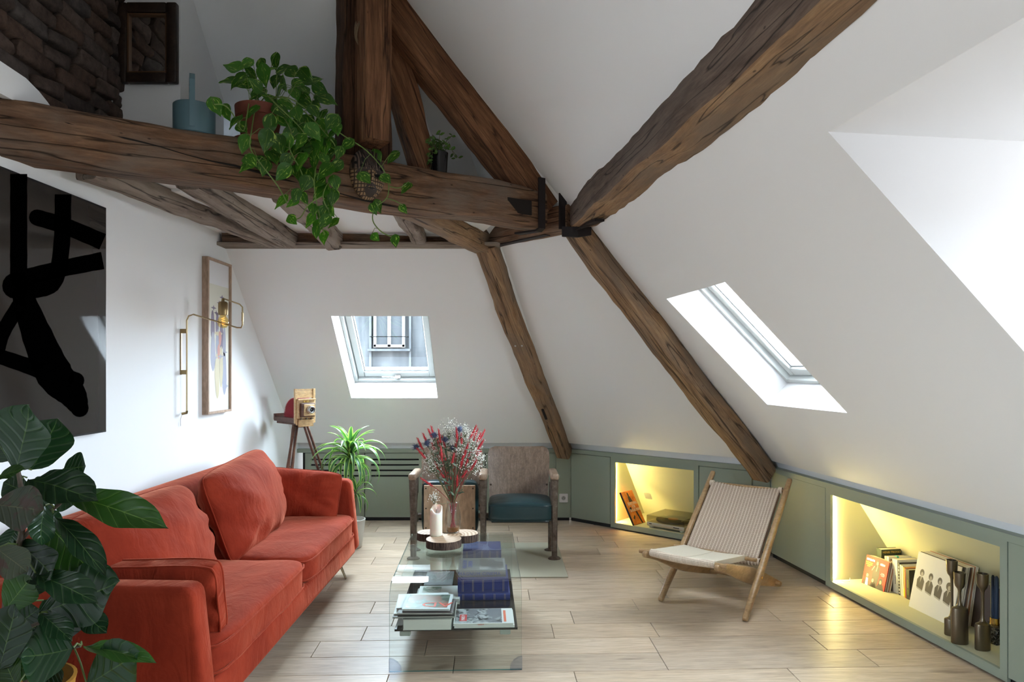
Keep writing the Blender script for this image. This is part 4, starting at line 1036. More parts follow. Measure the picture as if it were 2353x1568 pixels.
flatbook('magazine', 'grey backed magazine under the white one behind the front stack', .075, .38, SHZ, .235, .23, .011, C(.30, .30, .28), group='magazines on the shelf', pagem=whitepg, cat='magazine')
flatbook('dark_folder', 'dark grey folder lying at the left under the wood slice', .10, .66, SHZ, .16, .26, .012, C(.035, .035, .04), cat='folder')

# wood slice tray
tb = TBL
bark = mat('bark', (.07, .04, .03), .9); t = NT(bark); bn = t.noise(t.coords((60, 60, 7)), 2.0, 4, .6)
t.l(t.ramp(bn, [(.35, (.025, .014, .011)), (.55, (.085, .05, .035)), (.7, (.16, .105, .075))]), t.b.inputs['Base Color']); t.bump(bn, 1.0, .01)
cut = mat('cut_wood', (.55, .38, .24), .6); t = NT(cut)
wv = t.new('ShaderNodeTexWave', wave_type='RINGS', rings_direction='Z'); wv.inputs['Scale'].default_value = 14; wv.inputs['Distortion'].default_value = 3; wv.inputs['Detail'].default_value = 3
t.l(t.coords((1, 1, 1)), wv.inputs['Vector']); t.l(t.ramp(wv.outputs['Fac'], [(.1, (.42, .26, .15)), (.6, (.60, .42, .28)), (.95, (.66, .49, .34))]), t.b.inputs['Base Color'])
tray = thing('wood_slice_tray', 'cloverleaf slice of wood with bark edge on the glass table', 'tray', (-.385, 3.935, HT))
lobes = [(-.105, .075, .068), (.0, -.085, .100), (.105, .055, .085)]
out = []
for i in range(72):
    a = 2*math.pi*i/72; d = Vector((math.cos(a), math.sin(a))); best = .03
    for lx, ly, r_ in lobes:
        c_ = Vector((lx, ly)); b = d.dot(c_); q = b*b-c_.length_squared+r_*r_
        if q > 0: best = max(best, b+math.sqrt(q))
    best *= 1+.02*noise.noise(Vector((a*4, 0, 0))); out.append((d.x*best, d.y*best))
g = G(); g.prism([(x*.985, y_*.985) for x, y_ in out], .002, .0425); g.build('cut_face', cut, tray, smooth=False)
g = G(); n_ = len(out); V = []; zs = (0.0, .014, .028, .042)
for k, z_ in enumerate(zs):
    for i, (x, y_) in enumerate(out):
        f = 1+.012*noise.noise(Vector((i*1.3, k*2.0, 0))); V.append((x*f, y_*f, z_))
for x, y_ in out: V.append((x*.975, y_*.975, .0415))
g.add(V, [(k*n_+i, k*n_+(i+1) % n_, (k+1)*n_+(i+1) % n_, (k+1)*n_+i) for k in range(4) for i in range(n_)])
g.build('bark_rim', bark, tray)
TZ = HT+.0427
# candle
wax = mat('wax', (.80, .76, .66), .5, sub=.4)
cd = thing('pillar_candle', 'white pillar candle with collapsed top on the wood slice', 'candle', (-.436, 3.925, TZ))
g = G(); rings = []; n_ = 32
for (r_, z_) in ((.034, 0), (.0355, .004), (.0355, .08), (.0350, .125), (.0345, .150), (.031, .152), (.024, .145), (.012, .135), (.002, .13)):
    rg = []
    for i in range(n_):
        a = 2*math.pi*i/n_; dz = 0
        if z_ > .12: dz = (.022*max(0, math.cos(a-1.2))+.010*max(0, math.cos(3*a+.5))-.022*max(0, math.cos(a+1.3)))*(min(1, (z_-.12)/.03) if r_ > .03 else .6)
        rr = r_*(1+.03*math.sin(3*a+1)*(z_ > .12))
        rg.append(g.bm.verts.new((rr*math.cos(a), rr*math.sin(a), z_+dz)))
    rings.append(rg)
for A, B_ in zip(rings, rings[1:]):
    for i in range(n_): g.bm.faces.new((A[i], A[(i+1) % n_], B_[(i+1) % n_], B_[i]))
g.bm.faces.new(rings[0]); g.bm.faces.new(rings[-1]); g.build('wax_body', wax, cd, angle=70)
g = G(); g.tube([(0, 0, .128), (.002, 0, .150)], .0012, 6); g.build('wick', M['black'], cd)
# jar with dried flowers
VS = Vector((-.345, 3.99, TZ))
jar = thing('glass_jar', 'glass jar holding the dried bouquet on the wood slice', 'vase', VS)
jm = glass('jar_glass', (.93, .95, .95), .02)
g = G(); g.lathe([(.030, .001), (.038, .006), (.044, .035), (.046, .08), (.044, .125), (.037, .150), (.034, .160), (.036, .168), (.036, .182), (.033, .184), (.032, .168), (.034, .150), (.041, .122), (.043, .08), (.041, .035), (.035, .009), (0, .008)], 32)
g.build('jar_glass', jm, jar, angle=60)
g = G(); g.lathe([(.034, .010), (.0395, .03), (.040, .036), (0, .036)], 24); g.build('amber_water', mat('amber_water', (.35, .12, .02), .1, trans=.5), jar)
bq = thing('dried_bouquet', 'bouquet of red spikes, blue thistles and white sprigs in the glass jar', 'bouquet', VS)
rb = random.Random(11)
stemg, stemr = C(.13, .15, .07, .7), C(.32, .05, .05, .7)
redm = mat('red_spike', (.55, .045, .055), .7); whm = mat('white_blossom', (.80, .80, .74), .8); blm = mat('blue_thistle', (.075, .10, .19), .7); grn = mat('grey_green_leaf', (.09, .13, .08), .7)
def stem_path(dx, dy, H, ph=0):
    b0 = Vector((-.6*dx*.06, -.6*dy*.06, .02)); b1 = Vector((dx*.055, dy*.055, .175)); b2 = Vector((dx*.5, dy*.5, .175+(H-.175)*.55)); b3 = Vector((dx, dy, H))
    return [b0, b1, b2, b3]
# targets (x, z) relative to the jar, seen spread
RS = [(-.20, .545), (-.165, .575), (-.115, .62), (-.12, .52), (-.075, .60), (-.07, .50), (-.055, .56), (.035, .615), (.06, .58), (.10, .58), (.135, .60), (.155, .575), (.15, .52), (.125, .47), (.05, .43), (.09, .45), (-.02, .36), (-.155, .33), (-.05, .45), (.11, .50), (.0, .47), (-.03, .30), (.07, .38), (.13, .43), (-.18, .50), (-.09, .55), (.02, .56), (.12, .62), (.165, .55), (.145, .48), (.08, .52), (-.06, .38), (.04, .34), (-.10, .42), (.17, .59), (-.14, .60), (.0, .40), (.06, .48)]
def spike(p, d, L):
    g = G(); d = d.normalized(); pts = [p+d*L*t_ for t_ in (0, .25, .5, .75, 1)]
    g.tube(pts, [.003, .0055, .006, .004, .001], 6)
    x = d.orthogonal().normalized(); y_ = d.cross(x)
    for k in range(26):
        t_ = k/26; a = k*2.4; r_ = .0062*(1-.6*t_); c_ = p+d*L*(t_*.97)+(x*math.cos(a)+y_*math.sin(a))*r_
        tip = c_+(x*math.cos(a)+y_*math.sin(a))*.006+d*.012; s1 = (x*math.sin(a)-y_*math.cos(a))*.0026
        g.add([c_+s1, c_-s1, tip, c_+d*.004+(x*math.cos(a)+y_*math.sin(a))*.004], [(0, 1, 2), (0, 2, 3), (1, 3, 2), (0, 3, 1)])
    return g
for i, (x, zt) in enumerate(RS):
    y_ = rb.uniform(-.09, .09); P = stem_path(x, y_, zt-.02)
    g = G(); g.tube(P, .0019, 5); st = g.build('flower_stem', stemr if i % 2 else stemg, bq)
    d = (P[3]-P[2]); L = rb.uniform(.055, .095); g = spike(P[3]-d.normalized()*L*.6, d+Vector((rb.uniform(-.03, .03), 0, 0)), L); g.build('red_flower_spike', redm, st, smooth=False)
TS = [(-.215, .50), (-.10, .575), (-.045, .545), (.025, .56), (.045, .61), (-.145, .53), (.0, .50)]
for i, (x, zt) in enumerate(TS):
    y_ = rb.uniform(-.08, .03) if i else 0; P = stem_path(x, y_, zt)
    g = G(); g.tube(P, .0018, 5); st = g.build('flower_stem', stemg, bq)
    g = G(); c_ = P[3]; g.lathe([(0, -.016), (.011, -.010), (.014, 0), (.011, .010), (0, .017)], 10, Matrix.Translation(c_))
    for k in range(80):
        v = Vector((rb.gauss(0, 1), rb.gauss(0, 1), rb.gauss(0, 1)+.2)).normalized(); s1 = v.orthogonal().normalized()*.0012
        rr = .028 if k % 2 else .038; v2 = Vector((v.x, v.y, v.z*.5)).normalized() if k % 2 == 0 else v
        g.add([c_+v*.011+s1, c_+v*.011-s1, c_+v2*rr], [(0, 1, 2)])
    g.build('thistle_head', blm, st, smooth=False)
    g = G()
    for k in range(7):
        q = P[2].lerp(P[3], .2+.1*k); v = Vector((rb.uniform(-1, 1), rb.uniform(-1, 1), .6)).normalized()*.03; s1 = v.orthogonal().normalized()*.005
        g.add([q, q+v*.5+s1, q+v, q+v*.5-s1], [(0, 1, 2, 3)])
    g.build('thistle_leaf', grn, st, smooth=False); st.children[-1]['kind'] = 'stuff'
CLS = [(-.02, .60, .05), (.01, .585, .045), (.065, .56, .05), (.12, .52, .05), (.10, .46, .055), (.13, .40, .05), (-.11, .47, .055), (-.12, .40, .05), (.06, .42, .045), (.155, .44, .04), (-.09, .54, .04), (.02, .53, .035), (-.135, .43, .035), (-.10, .22, .03), (.075, .60, .03), (.04, .48, .03)]
g = G(); g2 = G()
for (x, zt, r_) in CLS:
    y_ = rb.uniform(-.09, .05); c0_ = Vector((x, y_, zt))
    g2.tube(stem_path(x*.9, y_*.9, zt-.04), .001, 4)
    for k in range(int(170*(r_/.05))):
        v = Vector((rb.gauss(0, .5), rb.gauss(0, .45), rb.gauss(0, .62)))*r_; p = c0_+v; s_ = rb.uniform(.0022, .0038)
        if k % 3 == 0: g2.tube([c0_+Vector((0, 0, -.04)), p], .0005, 3, cap=False)
        g.add([p+Vector((s_, 0, 0)), p+Vector((0, s_, 0)), p+Vector((-s_, 0, 0)), p+Vector((0, -s_, 0)), p+Vector((0, 0, s_)), p+Vector((0, 0, -s_))], [(0, 1, 4), (1, 2, 4), (2, 3, 4), (3, 0, 4), (1, 0, 5), (2, 1, 5), (3, 2, 5), (0, 3, 5)])
g.build('white_blossom', whm, bq, smooth=False, kind='stuff'); g2.build('fine_stem', stemg, bq, smooth=False, kind='stuff')
g = G()
for k in range(260):
    x, y_, zt = rb.uniform(-.12, .12), rb.uniform(-.07, .07), rb.uniform(.22, .55); x *= (zt-.1)/.38
    p = Vector((x, y_, zt)); v = Vector((rb.uniform(-1, 1), rb.uniform(-1, 1), rb.uniform(-.2, 1))).normalized()*rb.uniform(.025, .05); s1 = v.orthogonal().normalized()*.006
    g.add([p, p+v*.5+s1, p+v, p+v*.5-s1], [(0, 1, 2, 3)])
g.build('bouquet_foliage', grn, bq, smooth=False, kind='stuff')
g = G()
for k in range(16):
    a = k*2.4; g.tube([(.02*math.cos(a), .02*math.sin(a), .012), (-.022*math.cos(a+.5), -.022*math.sin(a+.5), .17)], .0018, 4)
g.build('stem_bundle', stemr, bq, smooth=False, kind='stuff')

# ================================================================ cinema seats
CS = thing('cinema_seats', 'pair of old wooden cinema seats on iron legs with dark teal leather seats', 'seat', (-.21, 5.0, 0))
castm = mat('worn_cast_iron', (.15, .125, .10), .5, metal=.5); t = NT(castm)
t.l(t.ramp(t.noise(t.coords((1, 1, 1)), 25, 5, .7), [(.35, (.065, .042, .030)), (.6, (.14, .11, .085)), (.75, (.24, .22, .19))]), t.b.inputs['Base Color'])
ply = wood('seat_plywood', (.15, .095, .065), (.24, .165, .115), (.33, .245, .185), .38, (14, 14, 1.1), bump=.08, rand=0, spec=.5)
ply2 = wood('armrest_wood', (.16, .10, .065), (.28, .19, .13), (.38, .27, .19), .4, (10, 2, 10), bump=.08, rand=3)
under = wood('seat_underside', (.35, .22, .13), (.45, .30, .19), (.52, .37, .25), .5, (8, 8, 1), bump=.05, rand=0)
lea = mat('teal_leather', (.010, .032, .036), .32, spec=.5, coat=.15); t = NT(lea); t.bump(t.noise(t.coords((1, 1, 1)), 55, 5, .65), .22, .004)
scr = mat('screw_steel', (.10, .07, .05), .4, metal=.8)
XS = (-.512, 0.0, .520)
for i, x in enumerate(XS):
    g = G()
    def sect(z): return {0: .0}.get(z, 0)
    leg = [(0.0, 0, .012, .020, .024), (0.0, 0, .30, .022, .026), (0.0, 0, .46, .026, .030), (0, 0, .585, .030, .034)]
    rings = []
    for (cx_, cy_, z_, hw, hd) in leg:
        rings.append([g.bm.verts.new((x+cx_+hw*cx2, cy_+hd*cy2, z_)) for cx2, cy2 in ((-1, -.6), (-.6, -1), (.6, -1), (1, -.6), (1, .6), (.6, 1), (-.6, 1), (-1, .6))])
    for A, B_ in zip(rings, rings[1:]):
        for k in range(8): g.bm.faces.new((A[k], A[(k+1) % 8], B_[(k+1) % 8], B_[k]))
    g.bm.faces.new(rings[0]); g.bm.faces.new(rings[-1])
    g.lathe([(.046, 0), (.048, .006), (.038, .014), (.024, .020)], 20, Matrix.Translation((x, -.005, 0)), 1.0, .8)
    g.build('front_leg', castm, CS, angle=35)
    g = G(); g.tube([(x-.02, .235, .012), (x-.02, .235, .30), (x-.01, .26, .52)], [.014, .013, .012], 8); g.lathe([(.042, 0), (.042, .006), (.02, .016)], 16, Matrix.Translation((x-.02, .235, 0)), 1, .8)
    g.build('rear_leg', castm, CS, angle=35)
    g = G(); g.box((x-.004, .13, .50), (.014, .26, .13), bev=.004); g.box((x-.004, .13, .25), (.020, .24, .05), bev=.006); g.box((x-.004, .06, .30), (.05, .05, .07), bev=.01); g.build('side_plate', castm, CS, smooth=False)
    g = G(); g.box((x+.0, .085, .607), (.062, .30, .048), bev=.018, seg=3); g.build('armrest', ply2, CS, angle=50)
def backrest(cx, w, name='backrest'):
    n, k = 16, 48; V = []; zb, zt = .30, .778
    g = G()
    for s_ in (0, 1):
        for j in range(k+1):
            v = j/k; z_ = zb+(zt-zb)*v
            ww = w/2*(.93+.10*v) if v < .8 else w/2*(1.01-.0*v)
            rc = .055
            dtop = zt-z_
            if dtop < rc: ww -= rc-math.sqrt(max(0, rc*rc-(rc-dtop)**2))
            for i in range(n+1):
                u = -1+2*i/n
                zz = z_+(.006*(u*u) if v > .95 else 0)
                V.append((cx+u*ww, .29+.05*v+.05*v*v-.035*(u*u)+s_*.011, zz))
    N1 = (n+1)*(k+1); F = []
    for j in range(k):
        for i in range(n):
            a = j*(n+1)+i; F.append((a, a+1, a+n+2, a+n+1)); F.append((N1+a, N1+a+n+1, N1+a+n+2, N1+a+1))
    bd = [i for i in range(n+1)]+[(j+1)*(n+1)+n for j in range(k)]+[k*(n+1)+n-1-i for i in range(n)]+[(k-1-j)*(n+1) for j in range(k-1)]
    for a, b in zip(bd, bd[1:]+bd[:1]): F.append((b, a, N1+a, N1+b))
    g.add(V, F); return g.build(name, ply, CS, angle=40)
for cx in (-.256, .262):
    b_ = backrest(cx, .475)
    for sx in (-1, 1):
        for z_ in (.34, .50):
            g = G(); g.lathe([(0, 0), (.008, .001), (.008, .004), (0, .006)], 10, Matrix.Translation((cx+sx*.215, .258 if z_ > .4 else .248, z_)) @ Matrix.Rotation(R(90), 4, 'X')); g.build('bolt', scr, b_)
# open seat on the right
g = G(); soft(g, .270, .145, .348, .465, .42, .135, p=8, puff=.28, n=20, seed=5, wr=.002)
so_ = g.build('seat_cushion', lea, CS, angle=80)
g = G(); ring(g, .462, .417, .395, .003, 10, 60, .270, .145); ring(g, .462, .417, .288, .003, 10, 60, .270, .145); g.build('piping', lea, so_)
g = G(); g.box((.270, .15, .277), (.42, .36, .014), bev=.003); g.build('seat_base', M['black'], CS, smooth=False)
# folded seat on the left
g = G(); soft(g, -.256, .165, .350, .425, .13, .395, p=8, n=20, seed=6, wr=.002); su = g.build('seat_cushion', lea, CS, angle=80)
g = G(); g.box((-.256, .096, .345), (.385, .014, .355), bev=.003); us = g.build('seat_underside', under, CS, smooth=False)
for sx in (-1, 0, 1):
    for z_ in (.205, .35, .50):
        if sx == 0 and z_ == .35: continue
        g = G(); g.lathe([(.006, 0), (.006, .003), (0, .005)], 10, Matrix.Translation((-.256+sx*.175, .089, z_)) @ Matrix.Rotation(R(90), 4, 'X')); g.build('screw', scr, us)
for x0, x1 in ((-.50, -.46), (-.05, -.0), (.0, .04), (.49, .52)):
    g = G(); g.box(((x0+x1)/2, .15, .285), (abs(x1-x0), .05, .03), bev=.004); g.build('hinge', castm, CS, smooth=False)
g = G(); g.box((-.19, .06, .004), (1.12, .90, .008), bev=.002); o = g.build('seat_mat', C(.36, .335, .25, .6), m=Matrix.Translation((-.0, 4.955, .0005)) @ Matrix.Rotation(R(1), 4, 'Z')); o['label'] = 'thin beige mat on the floor under the cinema seats'; o['category'] = 'mat'
CS.location.z = .009

# ================================================================ woven lounge chair
LCm = frame_mat((.896, 4.106, 0), (.763, -.646, 0), (.615, .789, 0), (0, 0, 1))
LC = thing('lounge_chair', 'low oak lounge chair with woven cord seat and back standing alone', 'chair', m=LCm)
oak = wood('honey_oak', (.22, .125, .055), (.36, .225, .11), (.46, .31, .165), .32, (6, 1.2, 6), bump=.06, rand=0, spec=.5)
WC = .512
YZ = Matrix(((0, 0, 1, 0), (1, 0, 0, 0), (0, 1, 0, 0), (0, 0, 0, 1)))      # poly (y,z) extruded along x
def rail(name, pts, x, th, bev=.008):
    """pts: (y,z,width) along the member"""
    g = G(); up_, dn = [], []
    for i, (y_, z_, w) in enumerate(pts):
        a = pts[max(i-1, 0)]; b = pts[min(i+1, len(pts)-1)]; d = Vector((b[0]-a[0], b[1]-a[1])).normalized(); n_ = Vector((-d.y, d.x))
        up_.append((y_+n_.x*w/2, z_+n_.y*w/2)); dn.append((y_-n_.x*w/2, z_-n_.y*w/2))
    def capend(i, sg):
        y_, z_, w = pts[i]; a, b = (pts[0], pts[1]) if i == 0 else (pts[-1], pts[-2])
        d = Vector((a[0]-b[0], a[1]-b[1])).normalized(); n_ = Vector((-d.y, d.x)); r_ = []
        for k in range(1, 5):
            t_ = math.pi*k/5; r_.append((y_+n_.x*w/2*math.cos(t_)+d.x*w/2*math.sin(t_), z_+n_.y*w/2*math.cos(t_)+d.y*w/2*math.sin(t_)))
        return r_
    e = capend(-1, 1); s_ = capend(0, 1)
    # order: up start->end, end cap, down end->start, start cap
    def near(a, lst): return lst if (Vector(a)-Vector(lst[0])).length < (Vector(a)-Vector(lst[-1])).length else lst[::-1]
    poly = up_+near(up_[-1], e)+dn[::-1]+near(dn[0], s_)
    g.prism(poly, x-th/2, x+th/2, YZ); bmesh.ops.recalc_face_normals(g.bm, faces=g.bm.faces)
    big = [f for f in g.bm.faces if len(f.verts) > 4]
    bmesh.ops.bevel(g.bm, geom=list({e_ for f in big for e_ in f.edges}), offset=bev, segments=2, affect='EDGES', profile=.5)
    return g.build(name, oak, LC, angle=45)
for x in (.0, WC):
    rail('back_rail', [(.0, .018, .034), (.10, .105, .046), (.235, .21, .056), (.45, .40, .048), (.775, .682, .030)], x, .030)
for x in (.045, WC-.045):
    rail('seat_rail', [(-.285, .352, .034), (-.15, .318, .054), (.10, .232, .090), (.22, .192, .100), (.42, .125, .080), (.715, .024, .036)], x, .026)
for x in (-.016, WC+.016):
    g = G(); g.lathe([(.009, 0), (.009, .003), (0, .005)], 12, Matrix.Translation((x, .215, .193)) @ Matrix.Rotation(R(90 if x > 0 else -90), 4, 'Y')); g.build('bolt', M['brass'], LC)
for (y_, z_, r_) in ((.705, .625, .011), (.30, .27, .011), (-.262, .360, .013), (.175, .300, .011), (.60, .06, .012)):
    g = G(); g.tube([(.0, y_, z_), (WC, y_, z_)], r_, 10); g.build('cross_rod', oak, LC)
cord = mat('paper_cord', (.50, .38, .28), .8); t = NT(cord)
ww = t.new('ShaderNodeTexWave', wave_type='BANDS', bands_direction='Y'); ww.inputs['Scale'].default_value = 55; ww.inputs['Distortion'].default_value = .6
uvn = t.new('ShaderNodeTexCoord'); t.l(uvn.outputs['UV'], ww.inputs['Vector'])
ww2 = t.new('ShaderNodeTexWave', wave_type='BANDS', bands_direction='X'); ww2.inputs['Scale'].default_value = 22; t.l(uvn.outputs['UV'], ww2.inputs['Vector'])
c_ = t.mix(1.0, t.ramp(ww.outputs['Fac'], [(.0, (.50, .48, .46)), (.6, (1, 1, 1))]), t.ramp(ww2.outputs['Fac'], [(.0, (.46, .34, .25)), (.45, (.56, .43, .33)), (.8, (.66, .54, .43))]), 'MULTIPLY')
t.l(c_, t.b.inputs['Base Color']); t.bump(t.mix(.5, ww.outputs['Fac'], ww2.outputs['Fac']), .8, .004)
cordl = mat('pale_cord', (.60, .51, .40), .8); t = NT(cordl)
wv_ = t.new('ShaderNodeTexWave', wave_type='BANDS', bands_direction='Z'); wv_.inputs['Scale'].default_value = 40; t.l(t.coords((1, 1, 1)), wv_.inputs['Vector'])
t.l(t.ramp(wv_.outputs['Fac'], [(.1, (.55, .44, .34)), (.6, (.74, .64, .52))]), t.b.inputs['Base Color'])
cream = mat('cream_cord', (.70, .64, .52), .8); t = NT(cream); wz = t.new('ShaderNodeTexWave', wave_type='BANDS', bands_direction='Y'); wz.inputs['Scale'].default_value = 60; t.l(t.coords((1, 1, 1)), wz.inputs['Vector'])
t.l(t.ramp(wz.outputs['Fac'], [(.1, (.55, .49, .38)), (.6, (.72, .66, .54))]), t.b.inputs['Base Color']); t.bump(wz.outputs['Fac'], .5, .003)
def weave(name, P0, P1, nrm, sag, x0, x1, th, base, ribs, rmat, ext=.016):
    """panel from rod P0 to rod P1 (y,z), wraps both rods"""
    P0, P1 = Vector((0, *P0)), Vector((0, *P1)); n_ = Vector((0, *nrm)).normalized(); d = (P1-P0).normalized()
    loop = []; K_ = 18
    for k in range(K_+1): f = k/K_; loop.append((P0.lerp(P1, f)+n_*th, f))
    for k in range(1, 6): a = math.pi*k/6; loop.append((P1+n_*th*math.cos(a)+d*th*math.sin(a), 1))
    for k in range(K_+1): f = 1-k/K_; loop.append((P0.lerp(P1, f)-n_*th, f))
    for k in range(1, 6): a = math.pi*k/6; loop.append((P0-n_*th*math.cos(a)-d*th*math.sin(a), 0))
    nx = 22; g = G(); V, U = [], []; nl = len(loop); acc = 0
    for i in range(nx+1):
        u = i/nx; x = x0+(x1-x0)*u; s_ = sag*(1-(2*u-1)**2)
        for k, (p, f) in enumerate(loop):
            V.append(Vector((x, 0, 0))+p-n_*s_*(.55+.45*math.sin(f*math.pi))); U.append((u, k*.028))
    F = [(i*nl+k, i*nl+(k+1) % nl, (i+1)*nl+(k+1) % nl, (i+1)*nl+k) for i in range(nx) for k in range(nl)]
    g.add(V, F, None, U)
    for i in (0, nx): g.add([V[i*nl+k] for k in range(nl)], [tuple(range(nl))])
    w_ = g.build(name, base, LC, angle=60)
    g = G()
    for r_ in range(ribs):
        u = (r_+.5)/ribs; x = x0+(x1-x0)*u; s_ = sag*(1-(2*u-1)**2)
        g.tube([Vector((x, 0, 0))+p+(p-(P0.lerp(P1, f))).normalized()*.0006-n_*s_*(.55+.45*math.sin(f*math.pi)) for p, f in loop], .0030, 5, closed=True)
    o = g.build('cord_strand', rmat, w_, angle=80); o['kind'] = 'stuff'
    return w_
weave('woven_back', (.695, .622), (.285, .258), (-.66, .75), .030, .032, WC-.032, .017, cord, 22, cordl)
weave('woven_seat', (-.262, .362), (.180, .302), (.13, .99), .016, .066, WC-.066, .015, cream, 0 or 1, cream)
g = G()
for k in range(46):
    u = (k+.5)/46; x = .068+(WC-.136)*u; s_ = .016*(1-(2*u-1)**2)*.55
    g.tube([(x, -.262+.0175*math.cos(a), .362-s_+.0175*math.sin(a)) for a in [2*math.pi*q/10 for q in range(10)]], .0042, 5, closed=True)
o = g.build('cord_wrap', cordl, LC, angle=80); o['kind'] = 'stuff'
for x0 in (.018, WC-.018-.024):
    for (y_, z_) in ((.70, .625), (.29, .262)):
        g = G()
        for k in range(4): g.tube([(x0+.006*k, y_+.0185*math.cos(a), z_+.0185*math.sin(a)) for a in [2*math.pi*q/10 for q in range(10)]], .0038, 5, closed=True)
        o = g.build('cord_knot', cordl, LC, angle=80); o['kind'] = 'stuff'
# ================================================================ on the left wall
PX_ = XL+.032
def pic(px, py, X=PX_):
    Y = -X*FPX/(CX-px); return Vector((X, Y, CAMZ+(CY-py)*Y/FPX))
PD = thing('dark_picture', 'large dark glazed picture with thick black strokes on the left wall', 'picture', (PX_, 2.60, 1.635))
g = G(); g.box((-.016, -.02, 0), (.026, 1.39, 1.075), bev=.001); g.build('frame', C(.012, .012, .014, .3), PD, smooth=False)
dg_ = mat('dark_glazed_print', (.030, .027, .025), .035, spec=.5)
g = G(); g.box((-.002, -.02, 0), (.004, 1.372, 1.057)); g.build('glazed_print', dg_, PD, smooth=False)
ink = mat('black_ink', (.0003, .0003, .0003), 1.0, spec=.0)
def stroke(pts, ws, caps=(1, 1)):
    g = G(); L_, R_ = [], []
    # resample smoothly in picture units, then lay on the wall plane
    P = []
    n = len(pts)
    for i in range(n-1):
        p0 = Vector(pts[max(i-1, 0)]); p1 = Vector(pts[i]); p2 = Vector(pts[i+1]); p3 = Vector(pts[min(i+2, n-1)])
        for k in range(6):
            f = k/6; P.append((.5*((2*p1)+(-p0+p2)*f+(2*p0-5*p1+4*p2-p3)*f*f+(-p0+3*p1-3*p2+p3)*f**3), ws[i]+(ws[i+1]-ws[i])*f))
    P.append((Vector(pts[-1]), ws[-1]))
    poly = []; back = []
    for i, (p, w) in enumerate(P):
        a = P[max(i-1, 0)][0]; b = P[min(i+1, len(P)-1)][0]; d = (b-a).normalized(); nn_ = Vector((-d.y, d.x)); w *= 1+.02*math.sin(i*2.3)
        poly.append(p+nn_*w/2); back.append(p-nn_*w/2)
    for i in range(len(P)-1):
        q = [poly[i], poly[i+1], back[i+1], back[i]]
        V = [pic(x, y_, PX_+.0006)-PD.location for x, y_ in q]
        g.add(V, [(0, 1, 2, 3)])
    for cp_, e_, w in ((caps[0], P[0][0], P[0][1]), (caps[1], P[-1][0], P[-1][1])):
        if not cp_: continue
        V = [pic(min(e_.x+w/2*math.cos(a), 236.5), e_.y+w/2*math.sin(a), PX_+.0007)-PD.location for a in [2*math.pi*k/16 for k in range(16)]]
        g.add(V, [tuple(range(16))])
    g.build('brush_stroke', ink, PD, smooth=False)
stroke([(43, 400), (43, 520), (43, 640)], [39, 39, 40], (0, 1)); stroke([(145, 447), (142, 560), (128, 640), (95, 662), (35, 657)], [38, 38, 38, 42, 60], (0, 1))
stroke([(85, 500), (150, 520), (236, 556)], [37, 38, 38], (1, 0)); stroke([(236, 599), (140, 618), (62, 636)], [40, 38, 36], (0, 1))
stroke([(52, 680), (85, 770), (125, 860), (165, 905), (183, 938)], [48, 70, 85, 66, 42]); stroke([(150, 868), (175, 875)], [40, 38])
stroke([(45, 700), (8, 762), (-4, 800)], [34, 34, 34]); stroke([(-5, 818), (60, 840), (110, 858)], [34, 36, 40])
# framed print
FRX = XL+.042
fp = thing('framed_print', 'tall pale oak framed print of slender figures and small planes beside the brass lamp', 'picture', (XL, 4.53, 1.613))
fo = wood('frame_oak', (.33, .22, .15), (.45, .32, .235), (.55, .41, .31), .5, (8, 8, 1), bump=.05, rand=0)
hw, hh_ = .182, .505
for (c_, s_) in (((.021, -hw+.008, 0), (.042, .016, 2*hh_)), ((.021, hw-.008, 0), (.042, .016, 2*hh_)), ((.021, 0, hh_-.008), (.042, 2*hw-.032, .016)), ((.021, 0, -hh_+.008), (.042, 2*hw-.032, .016))):
    g = G(); g.box(c_, s_, bev=.0015); g.build('frame_bar', fo, fp, smooth=False)
g = G(); g.box((.025, 0, 0), (.004, 2*hw-.03, 2*hh_-.03)); g.build('mount_board', C(.78, .78, .80), fp, smooth=False)
g = G(); g.box((.0275, .0, -.07), (.001, 2*hw-.036, .82)); g.build('print_sheet', C(.70, .69, .60), fp, smooth=False)
def fprint(shapes, col, name='printed_figure', x=.0284):
    for kind, *a in shapes:
        g = G()
        if kind == 'e':
            cy_, cz_, ry, rz = a; g.add([(x, cy_+ry*math.cos(t_)*(1+.12*math.sin(3*t_+cy_*40)), cz_+rz*math.sin(t_)) for t_ in [2*math.pi*k/18 for k in range(18)]], [tuple(range(18))])
        else: g.add([(x, p, q) for p, q in a[0]], [tuple(range(len(a[0])))])
        g.build(name, col, fp, smooth=False)
def plane_(cy_, cz_, s_): return ('q', [(cy_-s_, cz_), (cy_-s_*.2, cz_+.006), (cy_, cz_+.02), (cy_+s_*.2, cz_+.006), (cy_+s_, cz_), (cy_+s_*.2, cz_-.006), (cy_, cz_-.02), (cy_-s_*.2, cz_-.006)])
mau, slate, ochre, coral = C(.17, .13, .20), C(.30, .31, .40), C(.52, .46, .30), C(.50, .22, .18)
fprint([plane_(.055, .265, .042), plane_(-.075, .185, .045), plane_(-.035, .155, .035), plane_(.01, .225, .035)], mau, 'printed_plane')
fprint([('e', -.09, .07, .030, .10), ('e', -.02, .06, .024, .10), ('e', .045, .0, .03, .09)], mau)
fprint([('e', -.085, -.10, .036, .13), ('e', -.01, -.06, .030, .11), ('e', .09, -.03, .024, .10), ('e', .09, -.24, .036, .15)], slate, x=.0287)
fprint([('e', -.02, -.26, .036, .15), ('e', .04, -.20, .026, .14), ('e', .0, .02, .055, .014)], ochre, x=.0290)
fprint([('e', .02, -.01, .022, .05), ('e', .0, -.10, .02, .05)], coral, x=.0292)
